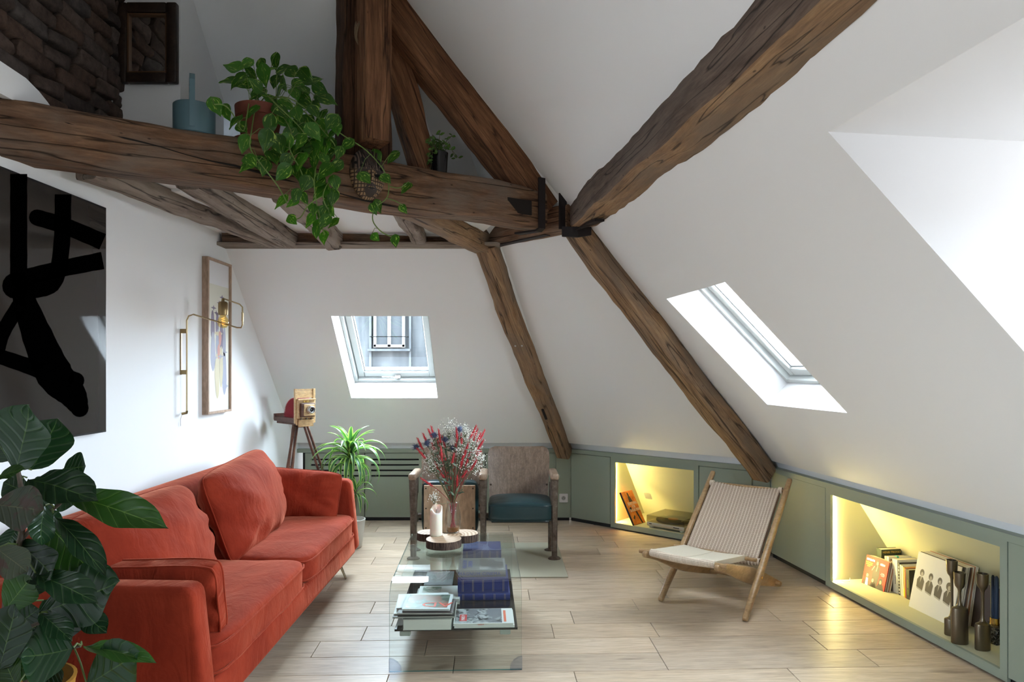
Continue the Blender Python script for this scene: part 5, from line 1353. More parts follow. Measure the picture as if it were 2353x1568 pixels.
fprint([plane_(.10, -.10, .04), plane_(-.06, -.14, .05), plane_(.03, -.13, .05), plane_(.12, -.33, .035)], slate, 'printed_plane', x=.0294)
# brass wall lamp
lb_ = mat('lamp_brass', (.48, .38, .22), .3, metal=1)
wl_ = thing('wall_lamp', 'slender swing-arm brass wall lamp with a bare amber bulb', 'lamp', (XL, 4.067, 1.40))
LX = .038
g = G(); g.tube([(LX, 0, -.25), (LX, 0, .29), (LX+.010, .003, .315), (LX+.035, .008, .325), (LX+.27, .072, .250), (LX+.293, .078, .250), (LX+.300, .080, .268), (LX+.300, .080, .30)], .0045, 10)
g.build('swing_arm', lb_, wl_)
g = G(); g.tube([(LX+.300, .080, .29), (LX+.300, .080, .345)], .0062, 10); g.build('arm_joint', lb_, wl_)
g = G(); g.tube([(LX+.300, .080, .34), (LX+.300, .080, .375), (LX+.285, .076, .392), (LX+.195, .05, .425)], .0042, 10); g.build('top_arm', lb_, wl_)
ab = mat('aged_brass', (.30, .22, .11), .35, metal=1)
for z_ in (.225, -.02):
    g = G(); g.box((.020, 0, z_), (.040, .016, .026), bev=.002); g.build('wall_bracket', ab, wl_)
g = G(); g.box((.004, 0, .10), (.006, .014, .27), bev=.002); g.build('back_strip', ab, wl_)
g = G(); g.tube([(LX, 0, -.25), (LX, 0, -.262), (.01, -.003, -.268)], .008, 8); g.build('end_cap', ab, wl_)
sx_, sy_ = LX+.195, .05
g = G(); g.lathe([(.006, .425), (.009, .418), (.010, .408), (.022, .404), (.028, .396), (.0285, .345), (.0275, .325), (.020, .325)], 24, Matrix.Translation((sx_, sy_, 0))); g.build('bulb_holder', ab, wl_)
bg_ = glass('amber_bulb_glass', (.93, .80, .50), .02)
g = G(); g.lathe([(.014, .33), (.018, .318), (.030, .297), (.033, .280), (.030, .262), (.018, .249), (.0, .246)], 24, Matrix.Translation((sx_, sy_, 0))); g.build('bulb', bg_, wl_)
g = G(); g.tube([Vector((sx_+.012*math.cos(a*2.2), sy_+.012*math.sin(a*2.2), .262+.05*(a/12))) for a in range(13)], .0016, 5); g.build('filament', mat('filament', (1, .55, .15), .5, emit=(1, .55, .18), es=1.0), wl_)
g = G(); g.tube([(.012, -.003, -.268), (.008, -.015, -.30), (.006, -.010, -.34)], .0022, 6); g.build('cable', M['plastic'], wl_)
# mirror on the pier
PIER_Y = 3.46
mr = thing('wall_mirror', 'small mirror in a heavy dark frame high on the white pier', 'mirror', (-1.836, PIER_Y-.002, 3.04))
dkw = wood('dark_frame_wood', (.010, .006, .005), (.022, .013, .009), (.05, .03, .02), .35, (6, 6, 6), bump=.1, rand=0)
fw, fh = .152, .202
for (c_, s_) in (((-fw+.026, -.018, 0), (.052, .036, 2*fh)), ((fw-.026, -.018, 0), (.052, .036, 2*fh)), ((0, -.018, fh-.026), (2*fw-.104, .036, .052)), ((0, -.018, -fh+.026), (2*fw-.104, .036, .052))):
    g = G(); g.box(c_, s_, bev=.008, seg=2); g.build('frame_bar', dkw, mr)
for (c_, s_) in (((-fw+.056, -.014, 0), (.010, .022, 2*fh-.10)), ((fw-.056, -.014, 0), (.010, .022, 2*fh-.10)), ((0, -.014, fh-.056), (2*fw-.12, .022, .010)), ((0, -.014, -fh+.056), (2*fw-.12, .022, .010))):
    g = G(); g.box(c_, s_, bev=.002); g.build('inner_moulding', C(.09, .045, .02), mr)
g = G(); g.box((0, -.008, 0), (2*fw-.115, .004, 2*fh-.115)); mi = mat('mirror_silver', (.80, .80, .80), .02, metal=1); t = NT(mi); t.bump(t.noise(t.coords((1, 1, 1)), 5, 2, .4), .25, .03)
g.build('mirror_glass', mi, mr, smooth=False)

# ================================================================ on the tie beam
def tie_Y(px):
    a = (px-CX)/FPX; u = (1.96+2.614*a)/(2.31-1.516*a); return 2.614+1.516*u
def tsp(px):
    a = (px-CX)/FPX; u = (1.96+2.614*a)/(2.31-1.516*a); return u*2.763
BT = 2.447
wc = thing('watering_pail', 'blue-grey pail with a tall upright handle on the tie beam', 'pail', tp(tsp(455), BT, .10), R(26))
tealp = mat('blue_grey_enamel', (.085, .155, .185), .35)
g = G(); g.lathe([(.084, 0), (.088, .004), (.0885, .134), (.0865, .136), (.085, .134), (.084, .012), (0, .010)], 40); g.build('pail_body', tealp, wc)
g = G(); pts = []
for yy, zz in ((-.090, .02), (-.091, .16), (-.088, .225), (-.07, .255), (.0, .265), (.07, .255), (.088, .225), (.091, .14)): pts.append(Vector((-.010, yy, zz)))
n_ = len(pts)
for a, b in zip(pts, pts[1:]):
    pass
W2_ = .011; V = []
for i, p in enumerate(pts):
    a = pts[max(i-1, 0)]; b = pts[min(i+1, n_-1)]; d = (b-a).normalized(); nn_ = Vector((1, 0, 0)).cross(d)*.0025
    V += [p+Vector((-W2_, 0, 0))-nn_, p+Vector((W2_, 0, 0))-nn_, p+Vector((W2_, 0, 0))+nn_, p+Vector((-W2_, 0, 0))+nn_]
g.add(V, [(4*i+k, 4*i+(k+1) % 4, 4*i+4+(k+1) % 4, 4*i+4+k) for i in range(n_-1) for k in range(4)]+[(0, 1, 2, 3), (4*n_-1, 4*n_-2, 4*n_-3, 4*n_-4)]); g.build('handle', tealp, wc, smooth=False)

def leafmesh(name, prof, mt, nx=10, ny=6, fold=.12, curl=.15, wav=.03, seed=0, cup=0):
    """x 0..1 along, y +-0.5 across at full width, z out of the face"""
    V, U, F = [], [], []
    for i in range(nx+1):
        u = i/nx
        k = u*(len(prof)-1); a = int(min(k, len(prof)-2)); f = k-a; w = prof[a]*(1-f)+prof[a+1]*f
        for j in range(-ny//2, ny//2+1):
            v = j/(ny/2); y_ = v*w*.5
            z_ = -fold*(1-abs(v))*.5*w-curl*(u-.3)**2+cup*v*v*.2+wav*math.sin(u*9+v*2+seed)*abs(v)+wav*.5*math.sin(u*17+seed*2)*v
            x = u-(.10*abs(v)**1.5*(1 if name == 'heart' and u < .35 else 0))*(1-u/.35 if u < .35 else 0)
            V.append((x, y_, z_)); U.append((.5+.5*v, u))
    m_ = ny+1
    F = [(i*m_+j, (i+1)*m_+j, (i+1)*m_+j+1, i*m_+j+1) for i in range(nx) for j in range(ny)]
    g = G(); g.add(V, F, None, U)
    me = bpy.data.meshes.new('leaf'); g.bm.to_mesh(me); g.bm.free(); me.materials.append(mt); me.shade_smooth(); return me
def leaf_mat(name, base, vein, edge=None, rough=.35, trans=.25, veins=7, speck=None, brown=None):
    m_ = mat(name, base, rough, spec=.5); t = NT(m_)
    tc_ = t.new('ShaderNodeTexCoord'); s_ = t.new('ShaderNodeSeparateXYZ'); t.l(tc_.outputs['UV'], s_.inputs[0])
    def mth(op, a, b=None):
        n_ = t.new('ShaderNodeMath', operation=op)
        for k, q in enumerate((a, b)):
            if q is None: continue
            if hasattr(q, 'links'): t.l(q, n_.inputs[k])
            else: n_.inputs[k].default_value = q
        return n_.outputs[0]
    ax = mth('ABSOLUTE', mth('SUBTRACT', s_.outputs['X'], .5))
    oi = t.new('ShaderNodeObjectInfo')
    col = t.ramp(oi.outputs['Random'], [(0, tuple(c*.65 for c in base)), (.6, base), (1, tuple(min(1, c*1.5) for c in base))])
    if edge: col = t.mix(t.ramp(ax, [(edge[1], g3(0)), (edge[1]+.05, g3(1))]), col, edge[0])
    if speck:
        nn_ = t.noise(t.coords((3.2, 1.0, 1), 'UV', rand=9), 2.6, 2, .5, .8); col = t.mix(t.ramp(nn_, [(.60, g3(0)), (.66, g3(1))]), col, speck)
    if veins:
        ph = mth('FRACT', mth('ADD', mth('MULTIPLY', s_.outputs['Y'], float(veins)), mth('MULTIPLY', ax, -veins*.55)))
        dv_ = mth('ABSOLUTE', mth('SUBTRACT', ph, .5)); vv = t.ramp(dv_, [(.0, g3(.75)), (.045, g3(0))])
        col = t.mix(vv, col, vein)
        b_ = t.ramp(dv_, [(0, g3(0)), (.2, g3(1))]); t.bump(b_, .25, .01)
    col = t.mix(t.ramp(ax, [(.006, g3(1)), (.016, g3(0))]), col, vein)
    if brown:
        nn_ = t.noise(t.coords((1, 1, 1), 'UV', rand=5), 3, 3, .6); col = t.mix(t.ramp(nn_, [(.50, g3(0)), (.58, g3(1))]), col, brown)
    t.l(col, t.b.inputs['Base Color'])
    # thin leaves let some light through
    tr = t.new('ShaderNodeBsdfTranslucent'); t.l(t.mix(1.0, col, (1.2, 1.6, .6), 'MULTIPLY'), tr.inputs[0]); mx = t.new('ShaderNodeMixShader'); mx.inputs[0].default_value = trans
    out = t.n['Material Output']; t.l(t.b.outputs[0], mx.inputs[1]); t.l(tr.outputs[0], mx.inputs[2]); t.l(mx.outputs[0], out.inputs[0])
    return m_
def place_leaf(me, parent, base, tip, nhint, width, label=None, bow=1.0):
    base, tip = Vector(base), Vector(tip); d = tip-base; L = d.length
    x = d.normalized(); z = Vector(nhint); z = z-z.dot(x)*x
    if z.length < 1e-3: z = x.orthogonal()
    z.normalize(); y_ = z.cross(x)
    m_ = Matrix((x*L, y_*width, z*L*bow)).transposed().to_4x4(); m_.translation = base
    inv = parent.matrix_local.inverted() if parent.rotation_euler.z or True else None
    m_ = Matrix.Translation(-parent.location) @ m_
    o = link('leaf', me, parent, m_)
    if label: o['label'] = label
    return o
HEART = [.0, .62, .92, 1.0, .97, .88, .74, .56, .36, .17, .0]
pot_leaf = leaf_mat('pothos_leaf', (.045, .15, .016), (.16, .26, .04), speck=(.38, .52, .12), rough=.3, veins=0, trans=.35)
hm = [leafmesh('heart', HEART, pot_leaf, 10, 6, .16, .25+.1*k, .03, k) for k in range(4)]
vine_m = C(.14, .22, .05, .5)
PO = thing('potted_pothos', 'large trailing pothos in a terracotta pot on the tie beam', 'plant', tp(tsp(608), BT, .10))
terra = mat('terracotta', (.20, .055, .03), .75); t = NT(terra); nz = t.noise(t.coords((1, 1, 1)), 9, 4, .6); t.l(t.ramp(nz, [(.35, (.15, .04, .024)), (.7, (.26, .08, .045))]), t.b.inputs['Base Color'])
g = G(); g.lathe([(.075, .02), (.078, .022), (.098, .135), (.107, .136), (.110, .185), (.101, .186), (.098, .16), (0, .155)], 36); g.build('terracotta_pot', terra, PO)
g = G(); g.lathe([(.088, 0), (.112, .006), (.120, .026), (.116, .027), (.106, .012), (0, .010)], 36); g.build('saucer', mat('saucer_clay', (.26, .09, .05), .7), PO)
g = G(); g.lathe([(.097, .16), (.06, .170), (0, .172)], 16); g.build('soil', C(.02, .014, .01, .9), PO)
rl = random.Random(5)
def vpt(px, py, extra=0.0): return at(px, py, tie_Y(px)-.035-extra)
vines = [[(600, 215), (640, 245), (695, 300), (725, 360), (722, 430), (735, 500), (745, 540)], [(590, 218), (560, 300), (535, 262), (515, 242), (492, 240)], [(610, 215), (578, 300), (575, 340), (598, 375), (640, 430), (662, 472)],
         [(650, 215), (720, 262), (790, 312), (842, 346), (882, 392), (893, 428), (888, 456), (862, 478), (857, 508), (878, 534), (905, 546)], [(640, 210), (700, 258), (742, 300), (772, 342), (762, 400), (742, 450), (758, 490)],
         [(893, 428), (915, 432), (932, 424)], [(888, 456), (908, 462), (926, 472)], [(742, 450), (710, 470), (690, 500), (668, 505)], [(600, 375), (575, 372), (565, 385)], [(660, 230), (668, 300), (665, 340), (690, 390), (700, 420)]]
vp = []
for i, v in enumerate(vines):
    P = [vpt(px, py, .05+.02*math.sin(k*2+i)) if py > 225 else at(px, py, tie_Y(px)+.03) for k, (px, py) in enumerate(v)]
    if i in (0, 1, 2, 3, 4, 9): P[0] = PO.location+Vector((.03*math.cos(i), .03*math.sin(i), .16)); P.insert(1, PO.location+Vector(((P[2]-P[0]).x*.3, -.06, .22)))
    Q = []
    for k in range(len(P)-1):
        p0, p1, p2, p3 = P[max(k-1, 0)], P[k], P[k+1], P[min(k+2, len(P)-1)]
        for q in range(5):
            f = q/5; Q.append(.5*((2*p1)+(p2-p0)*f+(2*p0-5*p1+4*p2-p3)*f*f+(3*p1-p0-3*p2+p3)*f**3))
    Q.append(P[-1]); vp += Q
    g = G(); g.tube([p-PO.location for p in Q], .0028, 6); g.build('vine', vine_m, PO)
lv = """535,152 565,146 600,150 632,140 606,172 588,196 562,190 546,182 650,158 672,165 702,172 688,192 718,184 745,224 640,208 622,228 658,240 700,240 722,255 592,212 614,160 524,184 495,243 520,258 540,278 556,292 578,256
620,286 646,256 664,312 612,322 560,330 700,226 722,240 752,228 740,292 762,280 690,300 668,290 720,302 738,318 705,330 746,342 700,280 682,262 772,292 655,330 676,346 575,368 600,378 628,360 656,372 566,382 608,384
650,396 686,396 722,372 746,392 762,352 772,382 730,416 736,440 765,452 702,422 716,346 746,366 690,370 642,352 646,463 672,466 698,455 745,440 671,505 712,506 731,520 746,508 766,512 741,490 756,484 726,532 744,545
797,332 868,356 902,360 838,408 886,410 933,430 858,480 868,474 862,545 908,553 926,480 650,190 678,215 632,185 575,165 700,205 735,205 655,275 690,325 700,350 725,335 760,310 735,270 712,285 640,330 690,345 715,400 770,420 755,470 720,480 680,450 760,330 780,350""".split()
crown_c = at(632, 195, 3.2)
for i, s_ in enumerate(lv):
    px, py = map(float, s_.split(','))
    crown = py < 250 and px > 515
    Y = tie_Y(px)+(.06 if crown else -.05)+rl.uniform(-.10, .06)*(1.0 if crown else .5)
    if i % 3 == 0 and not crown: Y -= .05
    c_ = at(px, py, Y)
    size = rl.uniform(.075, .105) if (px < 790) else rl.uniform(.07, .085)
    if py > 440: size *= .85
    a = rl.uniform(-.9, .9) if not crown else (px-620)/110*1.1+rl.uniform(-.5, .5)
    dn = Vector((math.sin(a), rl.uniform(-.5, .1), -math.cos(a)*(1 if not crown else rl.choice((1, .5, -.2))))).normalized()
    base = c_-dn*size*.45; tip = c_+dn*size*.55
    nh = Vector((rl.uniform(-.6, .6), -1, rl.uniform(.0, .9)))
    place_leaf(hm[i % 4], PO, base, tip, nh, size*rl.uniform(.68, .85), bow=rl.uniform(.4, 1.0))
    near = min(vp, key=lambda q: (q-base).length)
    if (near-base).length > .012:
        mid = (near+base)/2+Vector((0, 0, .25*(near-base).length)); g = G()
        near2 = near if (near-base).length < .16 else base+(near-base).normalized()*.16
        g.tube([p-PO.location for p in (near2, (near2+base)/2+Vector((0, 0, .2*(near2-base).length)), base)], .0014, 5, cap=False); g.build('leaf_stalk', vine_m, PO)
# small black pot
sp_ = thing('small_potted_vine', 'small leafy vine in a glossy black pot on the tie beam', 'plant', tp(tsp(1028), BT+.005, .10))
g = G(); g.lathe([(.040, 0), (.044, .004), (.052, .135), (.050, .137), (.047, .12), (0, .115)], 28); g.build('black_pot', mat('black_glaze', (.008, .008, .010), .15), sp_)
sl = leaf_mat('small_vine_leaf', (.07, .15, .03), (.12, .2, .05), rough=.35, veins=0)
OV = [.0, .5, .85, 1, .95, .75, .45, .0]
ov = leafmesh('ov', OV, sl, 7, 4, .15, .2, .0, 1)
g = G()
for k in range(15):
    a = rl.uniform(0, 6.28); ex, ez = rl.uniform(.03, .13), rl.uniform(-.14, .10)
    P = [Vector((.02*math.cos(a), .02*math.sin(a), .12)), Vector((ex*.6*math.cos(a), ex*.6*math.sin(a)-.02, .17+rl.uniform(0, .04))), Vector((ex*math.cos(a), ex*math.sin(a)-.03, .13+ez))]
    if k < 2: P[2] = Vector(((.075, .11)[k], -.03, (.22, .10)[k]))
    g.tube(P, .0013, 4)
    for q in range(6):
        f = .25+.15*q; p = P[0].lerp(P[1], f*2) if f < .5 else P[1].lerp(P[2], f*2-1)
        v = Vector((rl.uniform(-1, 1), rl.uniform(-1, .3), rl.uniform(-.8, .5))).normalized()*rl.uniform(.022, .036)
        place_leaf(ov, sp_, sp_.location+p, sp_.location+p+v, (rl.uniform(-.5, .5), -1, .6), v.length*.62)
g.build('vine', C(.10, .10, .04), sp_, kind='stuff')
# carved mask
MK = thing('carved_mask', 'carved wooden face mask with chequered cheeks hanging on the tie beam', 'mask', m=frame_mat(tp(tsp(843), 2.372, -.004), TD, -TN, UP))
mkd = mat('mask_dark', (.035, .022, .018), .5)
mkm = mat('mask_pattern', (.25, .16, .09), .6); t = NT(mkm)
uvc = t.coords((13, 15, 1), 'UV'); sx2 = t.new('ShaderNodeSeparateXYZ'); t.l(uvc, sx2.inputs[0])
def frac_edge(sock):
    f = t.new('ShaderNodeMath', operation='FRACT'); t.l(sock, f.inputs[0]); s2 = t.new('ShaderNodeMath', operation='SUBTRACT'); t.l(f.outputs[0], s2.inputs[0]); s2.inputs[1].default_value = .5
    a2 = t.new('ShaderNodeMath', operation='ABSOLUTE'); t.l(s2.outputs[0], a2.inputs[0]); return t.ramp(a2.outputs[0], [(.30, g3(1)), (.40, g3(0))])
sq = t.mix(1.0, frac_edge(sx2.outputs[0]), frac_edge(sx2.outputs[1]), 'MULTIPLY')
chk = t.mix(sq, (.05, .03, .02), (.34, .22, .12))
wv3 = t.new('ShaderNodeTexWave', wave_type='BANDS', bands_direction='X'); wv3.inputs['Scale'].default_value = 4.5; wv3.inputs['Distortion'].default_value = 7; wv3.inputs['Detail Scale'].default_value = .8; t.l(t.coords((1, .7, 1), 'UV'), wv3.inputs['Vector'])
top_ = t.ramp(wv3.outputs['Fac'], [(.3, (.018, .012, .010)), (.75, (.15, .10, .075))])
rawuv = t.new('ShaderNodeTexCoord'); s3 = t.new('ShaderNodeSeparateXYZ'); t.l(rawuv.outputs['UV'], s3.inputs[0])
t.l(t.mix(t.ramp(s3.outputs[1], [(.53, g3(0)), (.56, g3(1))]), chk, top_), t.b.inputs['Base Color']); t.bump(t.mix(t.ramp(s3.outputs[1], [(.53, g3(0)), (.56, g3(1))]), sq, wv3.outputs['Fac']), .6, .006)
g = G(); n1, n2 = 28, 34; V, U, F = [], [], []
def face_h(u, v):
    r = math.sqrt(u*u+v*v); h = .062*math.sqrt(max(0, 1-r*r))
    h += .022*math.exp(-(u/.10)**2)*math.exp(-((v+.10)/.28)**2)          # nose
    h -= .012*math.exp(-((abs(u)-.38)/.20)**2-((v+.08)/.09)**2)           # eyes
    h += .012*math.exp(-(u/.32)**2-((v+.62)/.14)**2)                      # lips
    h += .008*math.exp(-((abs(u)-.35)/.3)**2-((v-.12)/.08)**2)
    return h
for i in range(n2+1):
    r = i/n2
    for j in range(n1*2):
        a = 2*math.pi*j/(n1*2); u, v = r*math.cos(a), r*math.sin(a)
        wx = .093*(1-.18*max(0, -v)**1.5*.9) ; V.append((u*wx, -face_h(u, v), v*.130)); U.append((.5+.5*u, .5+.5*v))
m_ = n1*2
F = [(i*m_+j, i*m_+(j+1) % m_, (i+1)*m_+(j+1) % m_, (i+1)*m_+j) for i in range(n2) for j in range(m_)]
V += [(x*1.0, .0, z_) for x, y_, z_ in V[n2*m_:]]; U += [(0, 0)]*m_
F += [(n2*m_+j, n2*m_+(j+1) % m_, (n2+1)*m_+(j+1) % m_, (n2+1)*m_+j) for j in range(m_)]
g.add(V, F, None, U); g.build('mask_face', mkm, MK, angle=80, clean=True)
def mdec(name, u0, v0, ru, rv, rot, mt, th=.003):
    g = G(); pts = []
    for k in range(16):
        a = 2*math.pi*k/16; x, y_ = ru*math.cos(a), rv*math.sin(a)*abs(math.sin(a))**.3; u = u0+x*math.cos(rot)-y_*math.sin(rot); v = v0+x*math.sin(rot)+y_*math.cos(rot)
        pts.append((u*.093*(1-.16*max(0, -v)**1.5), -face_h(u, v)-th, v*.130))
    c_ = (u0*.093*(1-.16*max(0, -v0)**1.5), -face_h(u0, v0)-th-.001, v0*.13)
    g.add(pts+[c_], [(k, (k+1) % 16, 16) for k in range(16)]); g.build(name, mt, MK)
blk = C(.006, .005, .005)
mdec('eye_slit', -.36, -.10, .24, .07, -.15, blk); mdec('eye_slit', .36, -.10, .22, .07, .1, blk)
mdec('mouth', .0, -.66, .36, .26, 0, mkd, .002); mdec('lip_line', .0, -.62, .22, .03, 0, blk, .006)
for u, v, r1, r2, ro in ((-.42, .42, .10, .16, .5), (.42, .40, .09, .15, -.5), (-.50, .20, .13, .07, .1), (.55, .16, .11, .07, -.3), (-.78, .32, .08, .06, 0)): mdec('pierced_hole', u, v, r1, r2, ro, blk)
mdec('brow', -.45, .05, .36, .10, .25, mkd, .0022); mdec('brow', .45, .05, .36, .10, -.25, mkd, .0022)
for k in range(5):
    g = G(); x0 = (-.5+.25*k); P = []
    for q in range(8):
        f = q/7; u, v = x0*(.15+.75*f), .22+.68*f; P.append((u*.093, -face_h(u, v)-.002, v*.13))
    g.tube(P, [.002]+[.006]*6+[.002], 6); g.build('crest_ridge', mkd, MK)

# ================================================================ fiddle leaf fig in the foreground
FG = thing('fiddle_leaf_fig', 'tall fiddle-leaf fig with big glossy dark leaves in front of the sofa', 'plant', (-1.50, 2.06, 0))
fig_m = leaf_mat('fig_leaf', (.010, .032, .012), (.07, .12, .04), rough=.28, trans=.15, veins=6)
fig_l = leaf_mat('fig_leaf_young', (.022, .062, .012), (.11, .17, .05), rough=.33, trans=.3, veins=6)
fig_b = leaf_mat('fig_leaf_brown', (.030, .040, .018), (.10, .10, .05), rough=.5, trans=.1, veins=6, brown=(.045, .022, .014))
FIG = [.0, .42, .62, .70, .78, .88, .97, 1.0, .95, .78, .42, .0]
fms = {}
for nm, mt_ in (('m', fig_m), ('l', fig_l), ('b', fig_b)):
    fms[nm] = [leafmesh('fig', FIG, mt_, 14, 8, .14, c_, .030, sd) for c_, sd in ((.10, 1), (.45, 2), (-.3, 3), (.9, 4))]
figs = [ # base px,py  tip px,py  width px  Y base  Y tip  normal hint  mesh  kind
 (34, 1082, 58, 940, 125, 2.10, 2.05, (-.1, -1, .25), 0, 'm'), (72, 1080, 128, 968, 92, 2.16, 2.20, (.3, -1, .2), 0, 'm'), (146, 1078, 198, 1072, 58, 2.2, 2.2, (.2, -1, .3), 2, 'm'),
 (62, 1098, 192, 1122, 74, 2.12, 2.0, (.1, -.7, .7), 1, 'm'), (158, 1136, 340, 1182, 66, 2.14, 1.98, (-.1, -.75, .65), 1, 'l'), (-10, 1100, 45, 1072, 36, 2.0, 2.0, (0, -.6, .8), 1, 'l'),
 (-12, 1160, 88, 1172, 85, 2.02, 1.98, (0, -1, .3), 0, 'b'), (102, 1162, 92, 1252, 46, 2.05, 2.0, (.8, -.6, .1), 2, 'm'), (122, 1180, 238, 1288, 50, 2.10, 2.0, (.5, -.5, .7), 1, 'm'),
 (108, 1205, 194, 1304, 80, 2.16, 2.1, (.3, -1, .1), 0, 'l'), (38, 1245, 130, 1332, 66, 2.1, 2.0, (.2, -1, .3), 2, 'm'), (-8, 1262, 56, 1312, 62, 1.98, 1.95, (0, -1, .4), 0, 'b'),
 (92, 1408, 256, 1340, 120, 2.06, 2.0, (.1, -.9, .5), 0, 'm'), (82, 1318, 206, 1364, 60, 2.0, 1.94, (-.2, -.5, .8), 1, 'm'), (12, 1400, 66, 1330, 72, 2.0, 2.0, (.1, -1, .1), 0, 'l'),
 (-6, 1545, 28, 1400, 86, 1.95, 1.93, (.1, -1, .2), 0, 'm'), (92, 1408, 154, 1456, 42, 2.0, 1.93, (-.2, -.4, .9), 1, 'm'), (138, 1475, 194, 1398, 44, 2.06, 2.04, (-.3, -1, .1), 0, 'm'),
 (172, 1398, 236, 1444, 44, 2.08, 2.04, (.3, -.7, .6), 1, 'm'), (188, 1482, 334, 1500, 40, 2.05, 1.98, (-.1, -.5, .8), 1, 'l'), (200, 1575, 308, 1505, 100, 2.04, 2.0, (0, -1, .25), 0, 'm'),
 (168, 1490, 58, 1512, 118, 1.98, 1.94, (-.1, -.8, .6), 2, 'm'), (36, 1580, 2, 1512, 54, 1.95, 1.95, (0, -1, .3), 0, 'l'), (30, 1530, 76, 1545, 40, 2.0, 2.0, (0, -1, .3), 1, 'l'),
 (60, 1130, 10, 1110, 50, 2.12, 2.1, (0, -1, .5), 0, 'm'), (60, 1195, 140, 1215, 60, 2.18, 2.2, (0, -1, .2), 0, 'm'), (40, 1210, 5, 1260, 55, 2.15, 2.1, (-.2, -1, .2), 1, 'm'),
 (120, 1120, 175, 1155, 60, 2.2, 2.2, (0, -1, .2), 2, 'm'), (60, 1370, 110, 1310, 60, 2.15, 2.2, (0, -1, .1), 0, 'm'), (110, 1440, 60, 1480, 60, 2.15, 2.1, (0, -1, .3), 0, 'm'),
 (170, 1300, 220, 1320, 50, 2.15, 2.12, (0, -1, .3), 1, 'm'), (60, 1150, 118, 1128, 70, 2.17, 2.18, (0, -1, .1), 0, 'm'), (30, 1300, 80, 1270, 60, 2.14, 2.15, (.1, -1, 0), 0, 'm'), (10, 1460, 70, 1530, 80, 2.14, 2.1, (0, -1, .1), 0, 'm'), (60, 1330, 20, 1290, 60, 2.15, 2.16, (0, -1, 0), 0, 'm'), (130, 1520, 90, 1580, 80, 2.1, 2.1, (0, -1, .2), 0, 'm'), (20, 1060, -20, 1000, 70, 2.16, 2.16, (0, -1, .1), 0, 'm'), (100, 1380, 140, 1440, 60, 2.15, 2.14, (0, -1, .2), 2, 'm'), (30, 1440, 90, 1400, 60, 2.1, 2.12, (0, -1, .1), 2, 'm'), (90, 1500, 30, 1470, 55, 2.12, 2.1, (0, -1, .2), 1, 'm')]
tr = [at(14, 1640, 2.06), at(14, 1560, 2.07), at(10, 1440, 2.08), at(16, 1340, 2.08), at(40, 1265, 2.08), at(56, 1200, 2.09), at(52, 1140, 2.1), at(42, 1085, 2.1)]
tr = [Vector((-1.52, 2.06, .40))]+tr[1:]
br1 = [at(46, 1245, 2.09), at(90, 1195, 2.1), at(135, 1160, 2.12), at(158, 1132, 2.13)]
br2 = [at(12, 1480, 2.07), at(70, 1440, 2.05), at(120, 1420, 2.05), at(180, 1400, 2.07)]; br3 = [Vector((-1.48, 2.07, .40)), at(60, 1540, 2.05), at(110, 1505, 2.03), at(185, 1484, 2.04)]
tm = mat('fig_bark', (.10, .075, .055), .8)
allp = []
for i, (P, r_) in enumerate(((tr, .011), (br1, .007), (br2, .006), (br3, .007))):
    g = G(); g.tube([p-FG.location for p in P], [r_*(1-.06*k) for k in range(len(P))], 8); g.build('stem', tm, FG)
    for a, b in zip(P, P[1:]): allp += [a.lerp(b, q/5) for q in range(6)]
for (bx, by, tx, ty, w, yb, yt, nh, mi_, kd) in figs:
    b_, t_ = at(bx, by, yb), at(tx, ty, yt)
    place_leaf(fms[kd][mi_], FG, b_, b_+(t_-b_)*1.06, nh, 1.22*w*yb/FPX, bow=.8, label='browned leaf' if kd == 'b' else None)
    near = min(allp, key=lambda q: (q-b_).length)
    g = G(); g.tube([p-FG.location for p in (near, (near+b_)/2+Vector((0, 0, .01)), b_)], .0028, 6, cap=False); g.build('leaf_stalk', C(.10, .14, .04), FG)
g = G(); g.lathe([(.115, 0), (.12, .006), (.155, .43), (.160, .45), (.150, .452), (.145, .41), (0, .40)], 36); g.build('planter', mat('ochre_planter', (.42, .20, .03), .6), FG)
g = G(); g.lathe([(.144, .40), (.08, .408), (0, .41)], 20); g.build('soil', C(.02, .014, .01, .9), FG)

# ================================================================ dragon plant behind the sofa
DR_ = thing('dragon_plant', 'spiky lime and white striped dragon plant behind the far sofa arm', 'plant', (-1.27, 5.36, 0))
drm = leaf_mat('striped_leaf', (.045, .13, .05), (.09, .17, .05), edge=((.36, .52, .17), .28), rough=.35, trans=.3, veins=0)
t = NT(drm)
STR_ = [.55, .8, 1, 1, .95, .82, .6, .32, .0]
def strap_leaf(L, rise, droop, W, seed):
    V, U, F = [], [], []; n_ = 12
    p = Vector((0, 0, 0)); ang_ = rise; st_ = L/n_
    for i in range(n_+1):
        u = i/n_; k = u*(len(STR_)-1); a = int(min(k, len(STR_)-2)); w = STR_[a]*(1-(k-a))+STR_[a+1]*(k-a)
        for j in (-2, -1, 0, 1, 2): V.append((p.x, j/4*w*W, p.z+abs(j)/2*w*W*.28)); U.append((.5+j/4, u))
        ang_ -= droop/n_*(1+u); p = p+Vector((math.cos(ang_), 0, math.sin(ang_)))*st_
    F = [(i*5+j, (i+1)*5+j, (i+1)*5+j+1, i*5+j+1) for i in range(n_) for j in range(4)]
    g = G(); g.add(V, F, None, U); me = bpy.data.meshes.new('leaf'); g.bm.to_mesh(me); g.bm.free(); me.materials.append(drm); me.shade_smooth(); return me
sms = [strap_leaf(.27, 1.45, .9, .034, 0), strap_leaf(.32, 1.2, 1.5, .036, 1), strap_leaf(.34, .95, 1.7, .036, 2), strap_leaf(.33, .60, 1.9, .034, 3), strap_leaf(.29, .2, 1.9, .032, 4)]
rd = random.Random(8)
